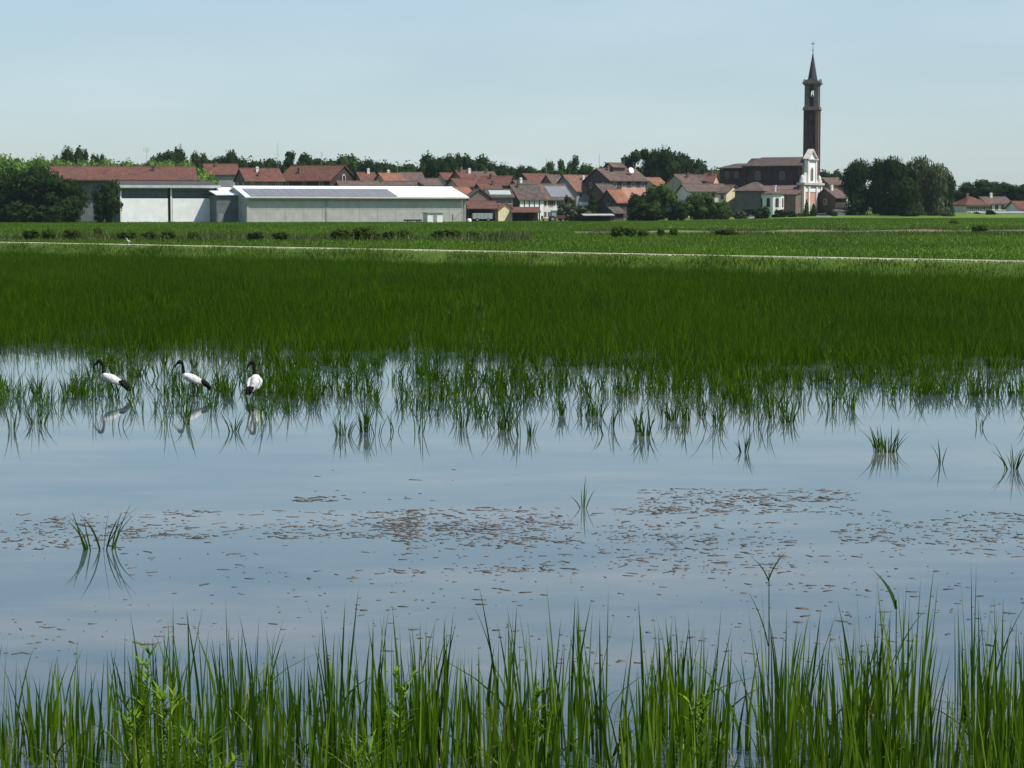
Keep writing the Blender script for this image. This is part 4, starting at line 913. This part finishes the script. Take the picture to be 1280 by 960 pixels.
for s in (-1, 1):
    for ax in ('x', 'y'):
        b = MB(); b.prism([(1.9*math.cos(math.pi*i/10), z(103.4)+.004+1.0*math.sin(math.pi*i/10)) for i in range(11)], s*(w+.3), s*(w-.1), ax); obj('curved_gable', b, uc, [dstone])
spm = mat('slate_spire', (.05, .05, .06), (.035, .035, .04), 2, .7)
b = MB(); b.loft([(0, 0, z(101.5)), (0, 0, z(97)), (0, 0, z(80)), (0, 0, z(65.5))], [1.5, 1.25, .6, .07], 8); sp_ = obj('spire', b, tw, [spm])
b = MB(); b.tube((0, 0, z(65.7)), (0, 0, z(51.5)), .07); b.loft([(0, 0, z(64)), (0, 0, z(63)), (0, 0, z(62))], [.05, .25, .05], 8); b.box(-.55, .55, -.06, .06, z(55.2), z(54.4)); obj('cross', b, sp_, [spm])

# chapel with rounded end
Y = 548; th = R(-24); g = zat(274, Y); x = xat(941, Y); z = lambda py: zat(py, Y)-g
cp_ = empty('chapel', (x, Y, g), th, 'grey chapel with a pyramid tiled roof and a rounded white windowed end', 'chapel')
ze = z(239.5); W2 = 4.0; L2 = 2.0
b = MB(); b.box(-3.8, 3.8, -3.6, 4.2, -1, ze); obj('wall', b, cp_, [mat('shaded_grey_render', (.15, .135, .12), (.11, .10, .09), .6, .9)])  # grey wall colour darkened to carry the shade of this side
b = MB(); X, Yy = 4.3, 4.5; b.v += [(-X, -4.1, ze), (X, -4.1, ze), (X, Yy, ze), (-X, Yy, ze), (-X, -4.1, ze+.2), (X, -4.1, ze+.2), (X, Yy, ze+.2), (-X, Yy, ze+.2), (0, .2, z(227.5)), (1.2, .2, z(227.5))]
for q in ((3, 2, 1, 0), (0, 1, 5, 4), (1, 2, 6, 5), (2, 3, 7, 6), (3, 0, 4, 7), (4, 5, 9, 8), (5, 6, 9), (6, 7, 8, 9), (7, 4, 8)): b.face(q)
obj('roof', b, cp_, [brown])
ax_, ay_, r0 = 5.6, -1.6, 3.2; n = 8; za = z(243)
ring = [(ax_+r0*math.cos(2*math.pi*(i+.5)/n), ay_+r0*math.sin(2*math.pi*(i+.5)/n)) for i in range(n)]
b = MB()
for zz in (-1, za): b.v += [(p, q, zz) for p, q in ring]
b.face(range(n-1, -1, -1)); b.face(range(n, 2*n))
for i in range(n): j = (i+1) % n; b.face((i, j, n+j, n+i))
ap = obj('rounded_end', b, cp_, [plaster['white']])
b = MB()
for k, zz in ((1.14, za), (1.14, za+.18)): b.v += [(ax_+(p-ax_)*k, ay_+(q-ay_)*k, zz) for p, q in ring]
b.v.append((ax_-.8, ay_+.6, z(238.6))); b.face(range(n-1, -1, -1))
for i in range(n): j = (i+1) % n; b.face((i, j, n+j, n+i)); b.face((n+i, n+j, 2*n))
obj('rounded_roof', b, ap, [brown])
for i in range(n):
    a = 2*math.pi*(i+1)/n; mx, my = ax_+r0*.924*math.cos(a), ay_+r0*.924*math.sin(a)
    if math.sin(a-R(24)) > .45: continue
    M = Matrix.Translation((mx, my, 0)) @ Matrix.Rotation(a, 4, 'Z')
    b = MB(); b.prism([(p, z(259)+q) for p, q in arch(.95, z(247.5)-z(259))], -.05, .07); b.v = [tuple(M @ Vector(v)) for v in b.v]; obj('arched_window', b, ap, [glass])
b = MB(); b.box(8.45, 11.5, .2, 5, -1, z(244)); obj('side_wing', b, cp_, [plaster['brown']])
b = MB(); b.prism([(-.3, z(244.2)), (5.4, z(238)), (5.4, z(238)+.2), (-.3, z(244.2)+.2)], 3.9, 11.9); obj('wing_roof', b, cp_, [brown])
b = MB(); b.box(5.2, 5.7, 1.4, 1.9, z(243), z(233)); b.box(5.1, 5.8, 1.3, 2.0, z(233), z(231.6)); obj('chimney', b, cp_, [plaster['palewhite']])
b = MB(); b.box(-1.5, 1.5, -3.68, -3.55, 0, 2.6); obj('door', b, cp_, [darkvoid])

# ------------------------------------------------------------------ farmyard objects
hm = plaster['white']; Y = 478; x = xat(541, Y); g = zat(279.5, Y)
h = empty('field_hut', (x, Y, g), R(26), 'small white box hut with a flat roof standing before the warehouse', 'hut')
b = MB(); b.box(-1.9, 1.9, -1.3, 1.3, -.5, 2.35); obj('wall', b, h, [hm]); b = MB(); b.box(-2.15, 2.15, -1.55, 1.55, 2.352, 2.52); obj('roof', b, h, [metal])
b = MB(); b.box(-.45, .45, -1.35, -1.28, 0, 2.0); obj('door', b, h, [metal])
def wheel(parent, x, y, r, w=.35):
    b = MB(); b.loft([(x, y-w/2, r), (x, y-w*.35, r), (x, y+w*.35, r), (x, y+w/2, r)], [r*.82, r, r, r*.82], 16, ref=(0, 0, 1)); wo = obj('wheel', b, parent, [mat('tyre', (.03, .03, .03), None, 5, .9)])
    b = MB(); b.loft([(x, y-w/2-.03, r), (x, y+w/2+.03, r)], [r*.45, r*.45], 12, ref=(0, 0, 1)); obj('rim', b, wo, [metal])
Y = 496; x = xat(603, Y); g = zat(277.5, Y); tr = empty('farm_trailer', (x, Y, g), R(6), 'grey box trailer parked under the open red roofed shed', 'trailer')
b = MB(); b.box(-2.4, 2.4, -1, 1, .75, 2.1); obj('body', b, tr, [mat('galvanised', (.38, .42, .42), (.28, .32, .32), 1, .6)]); b = MB(); b.box(-2.4, 2.4, -.9, .9, .55, .748); b.tube((-2.4, 0, .62), (-3.7, 0, .5), .06); obj('chassis', b, tr, [darkvoid])
for k in range(6):
    b = MB(); u = -2.3+k*.92; b.box(u-.04, u+.04, -1.05, -1.001, .76, 2.08); obj('stake', b, tr, [metal])
for xx in (-1.3, 1.3): wheel(tr, xx, -.85, .5); wheel(tr, xx, .85, .5)
Y = 494; x = xat(516, Y-12); g = zat(279.5, Y-12); ft = empty('flat_trailer', (x, Y-12, g), R(14), 'low dark flat trailer beside the white hut', 'trailer')
b = MB(); b.box(-2, 2, -.9, .9, .6, .95); obj('bed', b, ft, [darkvoid]); wheel(ft, -1.1, -.8, .42, .3); wheel(ft, 1.1, -.8, .42, .3)
# tractor
Y = 492; x = xat(694, Y); g = zat(278.3, Y); tr = empty('tractor', (x, Y, g), R(8), 'dark red tractor with a glazed cab parked before the bushes', 'tractor')
tred = mat('faded_red_paint', (.16, .05, .04), None, 2, .5); b = MB(); b.box(.2, 2.3, -.45, .45, 1.0, 1.75); b.box(-.9, .2, -.5, .5, .9, 1.4); obj('bonnet', b, tr, [tred])
b = MB()
for sx in (-.95, .25):
    for sy in (-.62, .62): b.tube((sx, sy, 1.3), (sx*.9, sy*.9, 2.75), .06)
b.box(-1.1, .42, -.72, .72, 2.75, 2.9); cb = obj('cab', b, tr, [metal]); b = MB(); b.box(-.88, .2, -.55, .55, 1.45, 2.72); obj('pane', b, cb, [mat('cab_glass', (.35, .4, .42), None, 1, .1)])
b = MB(); b.tube((1.2, .25, 1.75), (1.2, .25, 2.6), .06); obj('exhaust', b, tr, [darkvoid])
for yy in (-.75, .75): wheel(tr, -.7, yy, .82, .45); wheel(tr, 1.7, yy, .5, .3)
# cultivator behind the tractor
b = MB(); b.box(-3.2, -1.3, -1.1, 1.1, .8, .95); b.box(-3.2, -3.0, -1.1, 1.1, .95, 1.6)
for k in range(5): b.tube((-2.9, -1+.5*k, .8), (-2.6, -1+.5*k, 0), .06)
im = obj('plough_frame', b, tr, [tred])
# cars
def car(px, yb, Y, rz, col, lab):
    x = xat(px, Y); g = zat(yb, Y); c = empty('parked_car', (x, Y, g), rz, lab, 'car')
    b = MB(); b.prism([(-2.0, .35), (2.0, .35), (2.05, .75), (1.2, .92), (-1.9, .95), (-2.05, .7)], -.82, .82, 'y'); obj('body', b, c, [col])
    b = MB(); b.prism([(-1.75, .952), (1.1, .925), (.45, 1.42), (-1.2, 1.45)], -.7, .7, 'y'); k = obj('cabin', b, c, [glass]); b = MB(); b.box(-1.15, .4, -.68, .68, 1.452, 1.49); obj('car_roof', b, k, [col])
    for xx in (-1.25, 1.25): wheel(c, xx, -.75, .33, .2); wheel(c, xx, .75, .33, .2)
car(944, 275.5, 528, R(20), mat('silver_paint', (.45, .46, .46), None, 1, .35, spec=.5), 'silver grey car parked below the grey chapel wall')
car(1030, 274.2, 535, R(-15), mat('white_paint', (.75, .75, .74), None, 1, .3, spec=.5), 'white car parked at the foot of the bell tower')
Y = 488; x = xat(586.5, Y); g = zat(279.3, Y); b = MB(); b.loft([(0, 0, 0), (0, 0, .15), (0, 0, .9), (0, 0, 1.1), (0, 0, 1.15)], [.4, .52, .52, .35, .12], 14)
o = obj('white_drum', b, None, [plaster['palewhite']], True); o.location = (x, Y, g); tag(o, 'white drum standing in the grass by the corner of the warehouse', 'drum')
# masts and aerials
def mast(px, yt, yb, Y, bars, lab, net=False):
    x = xat(px, Y); z0 = zat(yb, Y); H = zat(yt, Y)-z0; r = empty('antenna_mast', (x, Y, z0), R(15), lab, 'antenna', 'aerials above the roofs')
    b = MB(); b.tube((0, 0, -3), (0, 0, H), .07, .04); obj('pole', b, r, [metal])
    for fz, wd in bars:
        b = MB(); b.tube((-wd, 0, H*fz), (wd, 0, H*fz), .035)
        for k in range(5): u = -wd+wd*.5*k; b.tube((u, -.3, H*fz), (u, .3, H*fz), .02)
        obj('crossbar', b, r, [metal])
    if net:
        b = MB()
        for k in range(12):
            a = 2*math.pi*k/12; a2 = 2*math.pi*(k+1)/12; b.tube((.8*math.cos(a), 0, H+.8*math.sin(a)), (.8*math.cos(a2), 0, H+.8*math.sin(a2)), .04)
            b.tube((0, 0, H), (.8*math.cos(a), 0, H+.8*math.sin(a)), .02)
        obj('ring_net', b, r, [metal])
mast(348, 178, 212, 600, ((.35, 1.2), (.55, .8)), 'tall thin antenna mast with crossbars left of the round tree')
mast(184, 187, 208, 600, (), 'thin mast with a round net top above the barn roof', True)
mast(402, 190, 208, 580, ((.92, .5),), 'short aerial above the tallest red roof')
mast(497, 201, 218, 590, ((.9, .4),), 'small aerial over the brown roof right of the orange roof')
mast(749, 192, 216, 590, ((.55, .35),), 'thin pole aerial left of the big house with the dish')
mast(780, 195, 212, 590, ((.98, .9),), 'broad aerial above the dormer of the big house')
mast(683, 198, 222, 600, ((.95, .3),), 'thin aerial above the skyline red roof right of centre')
mast(894, 207, 220, 640, ((.8, .5),), 'small aerial on the red roof left of the church')

# ------------------------------------------------------------------ the three ibises
fw_ = mat('white_plumage', (.74, .73, .69), (.42, .41, .37), 14, .85, .4); fb_ = mat('black_plumage', (.010, .010, .012), (.006, .006, .007), 25, .75, spec=.1)
def ibis(loc, rz, path, rad, split, legs, plumes, wings, lab, slim=1.0):
    rad = [((r[0]*slim, r[1]*slim) if isinstance(r, tuple) else r) for r in rad]
    r = empty('ibis', loc, rz, lab, 'bird', 'sacred ibises wading at the edge of the rice')
    # smooth the path with a Catmull-Rom pass
    P, Rr, mi = [], [], []
    q = [Vector(p) for p in path]; rr = [x if isinstance(x, tuple) else (x, x) for x in rad]
    for i in range(len(q)-1):
        p0, p1, p2, p3 = q[max(i-1, 0)], q[i], q[i+1], q[min(i+2, len(q)-1)]
        for t in (0, .33, .66):
            P.append(.5*((2*p1)+(p2-p0)*t+(2*p0-5*p1+4*p2-p3)*t*t+(3*p1-p0-3*p2+p3)*t**3))
            Rr.append(tuple(a+(b-a)*t for a, b in zip(rr[i], rr[i+1]))); mi.append(1 if i >= split else 0)
    P.append(q[-1]); Rr.append(rr[-1])
    b = MB(); b.loft(P, Rr, 14, mats=mi)
    for lg in legs: b.loft(lg, [.02, .011, .013, .008, .008], 8, m=1)
    # toes under water
    for lg in legs:
        f = Vector(lg[-1])
        for a in (-.5, 0, .5): b.loft([f, f+Vector((-.09*math.cos(a), .09*math.sin(a), -.01))], [.007, .003], 6, m=1)
    obj('body', b, r, [fw_, fb_], True)
    for w in wings:
        b = MB(); b.loft(w[0], w[1], 12); obj('wing', b, r, [fw_], True)
    b = MB()
    for p in plumes: b.loft(p, [.016, .03, .026, .005], 7)
    obj('tail_plumes', b, r, [fb_], True)
def side_bird(px, sx, lab, dip=0, hd=0, rz=0):
    Y = CH*F/(496-262); x = xat(px, Y)
    path = [(.45, 0, .18), (.38, 0, .215), (.28, 0, .27), (.18, 0, .315), (.10, 0, .345), (.05, 0, .375), (.022, 0, .415), (.018, 0, .47), (.012, 0, .53), (-.008, 0, .59), (-.028, 0, .622+hd), (-.058, 0, .626+hd), (-.085, 0, .607+hd), (-.105, 0, .585+hd), (-.135, 0, .555+hd), (-.16, 0, .518+hd), (-.178, 0, .478+hd)]
    rad = [(.012, .012), (.045, .032), (.085, .075), (.105, .095), (.095, .09), (.062, .066), (.034, .036), .025, .022, .026, .037, .036, .024, .0155, .014, .012, .006]
    legs = [[(.17+o, s*.04, .27), (.185+o, s*.04, .2), (.215+o, s*.04, .13), (.19+o, s*.04, .02), (.18+o, s*.04, -.06)] for s, o in ((-1, 0), (1, .05))]
    plumes = [[(.30, y, .285), (.38, y*1.3, .25+dz), (.45, y*1.4, .19+dz), (.50+dx, y*1.2, .13+dz)] for y, dz, dx in ((-.06, 0, 0), (-.03, .02, -.02), (0, .015, .01), (.03, .02, 0), (.06, 0, -.02), (-.045, -.03, -.03), (.045, -.03, -.01), (0, -.03, -.03))]
    wings = [([(.06, s*.06, .355), (.13, s*.075, .335), (.22, s*.078, .295), (.31, s*.062, .25), (.38, s*.04, .205)], [(.012, .02), (.03, .05), (.032, .055), (.025, .042), (.006, .012)]) for s in (-1, 1)]
    ibis((x, Y, 0), rz, path, rad, 6, legs, plumes, wings, lab, .84)
side_bird(124.5, 1, 'leftmost ibis, white with black head, wading and facing left', rz=R(-6))
side_bird(225.5, 1, 'middle ibis of the three with a long black tail, facing left', hd=-.01, rz=R(10))
Y = CH*F/(498-262); x = xat(315.5, Y)
ibis((x, Y, 0), 0,
     [(-.05, -.2, .13), (-.03, -.13, .165), (.01, -.05, .235), (.02, .02, .305), (.012, .07, .365), (0, .095, .405), (-.006, .10, .465), (-.01, .10, .535), (-.014, .10, .59), (-.032, .095, .625), (-.06, .085, .622), (-.08, .08, .60), (-.098, .07, .575), (-.115, .06, .54), (-.128, .05, .50)],
     [.02, (.06, .05), (.105, .09), (.115, .10), (.08, .08), .042, .027, .023, .026, .037, .035, .023, .0155, .013, .006], 5,
     [[(s*.045+.02, .02, .22), (s*.045+.02, .03, .17), (s*.045+.02, .06, .12), (s*.045+.02, .03, .02), (s*.045+.02, .02, -.06)] for s in (-1, 1)],
     [[(-.02+dx, -.12, .22), (-.045+dx, -.18, .19), (-.06+dx, -.22, .14), (-.075+dx, -.23, .08)] for dx in (-.05, -.03, -.01, .01, .03)]+[[(-.06, -.1, .2), (-.09, -.14, .17), (-.11, -.17, .13), (-.115, -.18, .09)]],
     [([(s*.07+.01, .07, .36), (s*.10+.015, .01, .32), (s*.105+.01, -.06, .26), (s*.085, -.13, .20), (s*.05-.01, -.17, .16)], [(.02, .015), (.055, .03), (.065, .032), (.045, .025), (.012, .006)]) for s in (-1, 1)],
     'rightmost ibis seen from behind, its head turned left')
# distant egret on the track
px, py = 173, 300; Y = 153.0; x = xat(px, Y); eg = empty('egret', (x, float(track_y(x))+.9, .82), 0, 'tiny white egret on the verge of the pale track at the left', 'bird')
b = MB(); b.loft([(.3, 0, .30), (.15, 0, .38), (0, 0, .43), (-.1, 0, .5), (-.1, 0, .62), (-.14, 0, .72), (-.19, 0, .72), (-.3, 0, .69)], [(.02, .02), (.08, .07), (.1, .1), (.05, .05), .03, .035, .03, .006], 10)
for s in (-1, 1): b.tube((.06, s*.04, .38), (.06, s*.04, -.05), .014)
obj('body', b, eg, [fw_], True); eg.scale = (.62, .62, .62)

# ------------------------------------------------------------------ haze
hb = MB(); hb.box(-620, 620, -60, 1000, -2, 72)
hz = bpy.data.materials.new('haze_air'); hz.use_nodes = True; n = hz.node_tree.nodes; n.clear(); out = n.new('ShaderNodeOutputMaterial'); pv = n.new('ShaderNodeVolumePrincipled')
pv.inputs['Color'].default_value = (.72, .86, .95, 1); pv.inputs['Density'].default_value = .00005; pv.inputs['Anisotropy'].default_value = .2
hz.node_tree.links.new(pv.outputs[0], out.inputs['Volume'])
tag(obj('haze', hb, None, [hz]), 'thin pale summer haze over the whole plain', 'haze', kind='stuff')
for o in bpy.data.objects:
    if 'dim' in o: del o['dim']
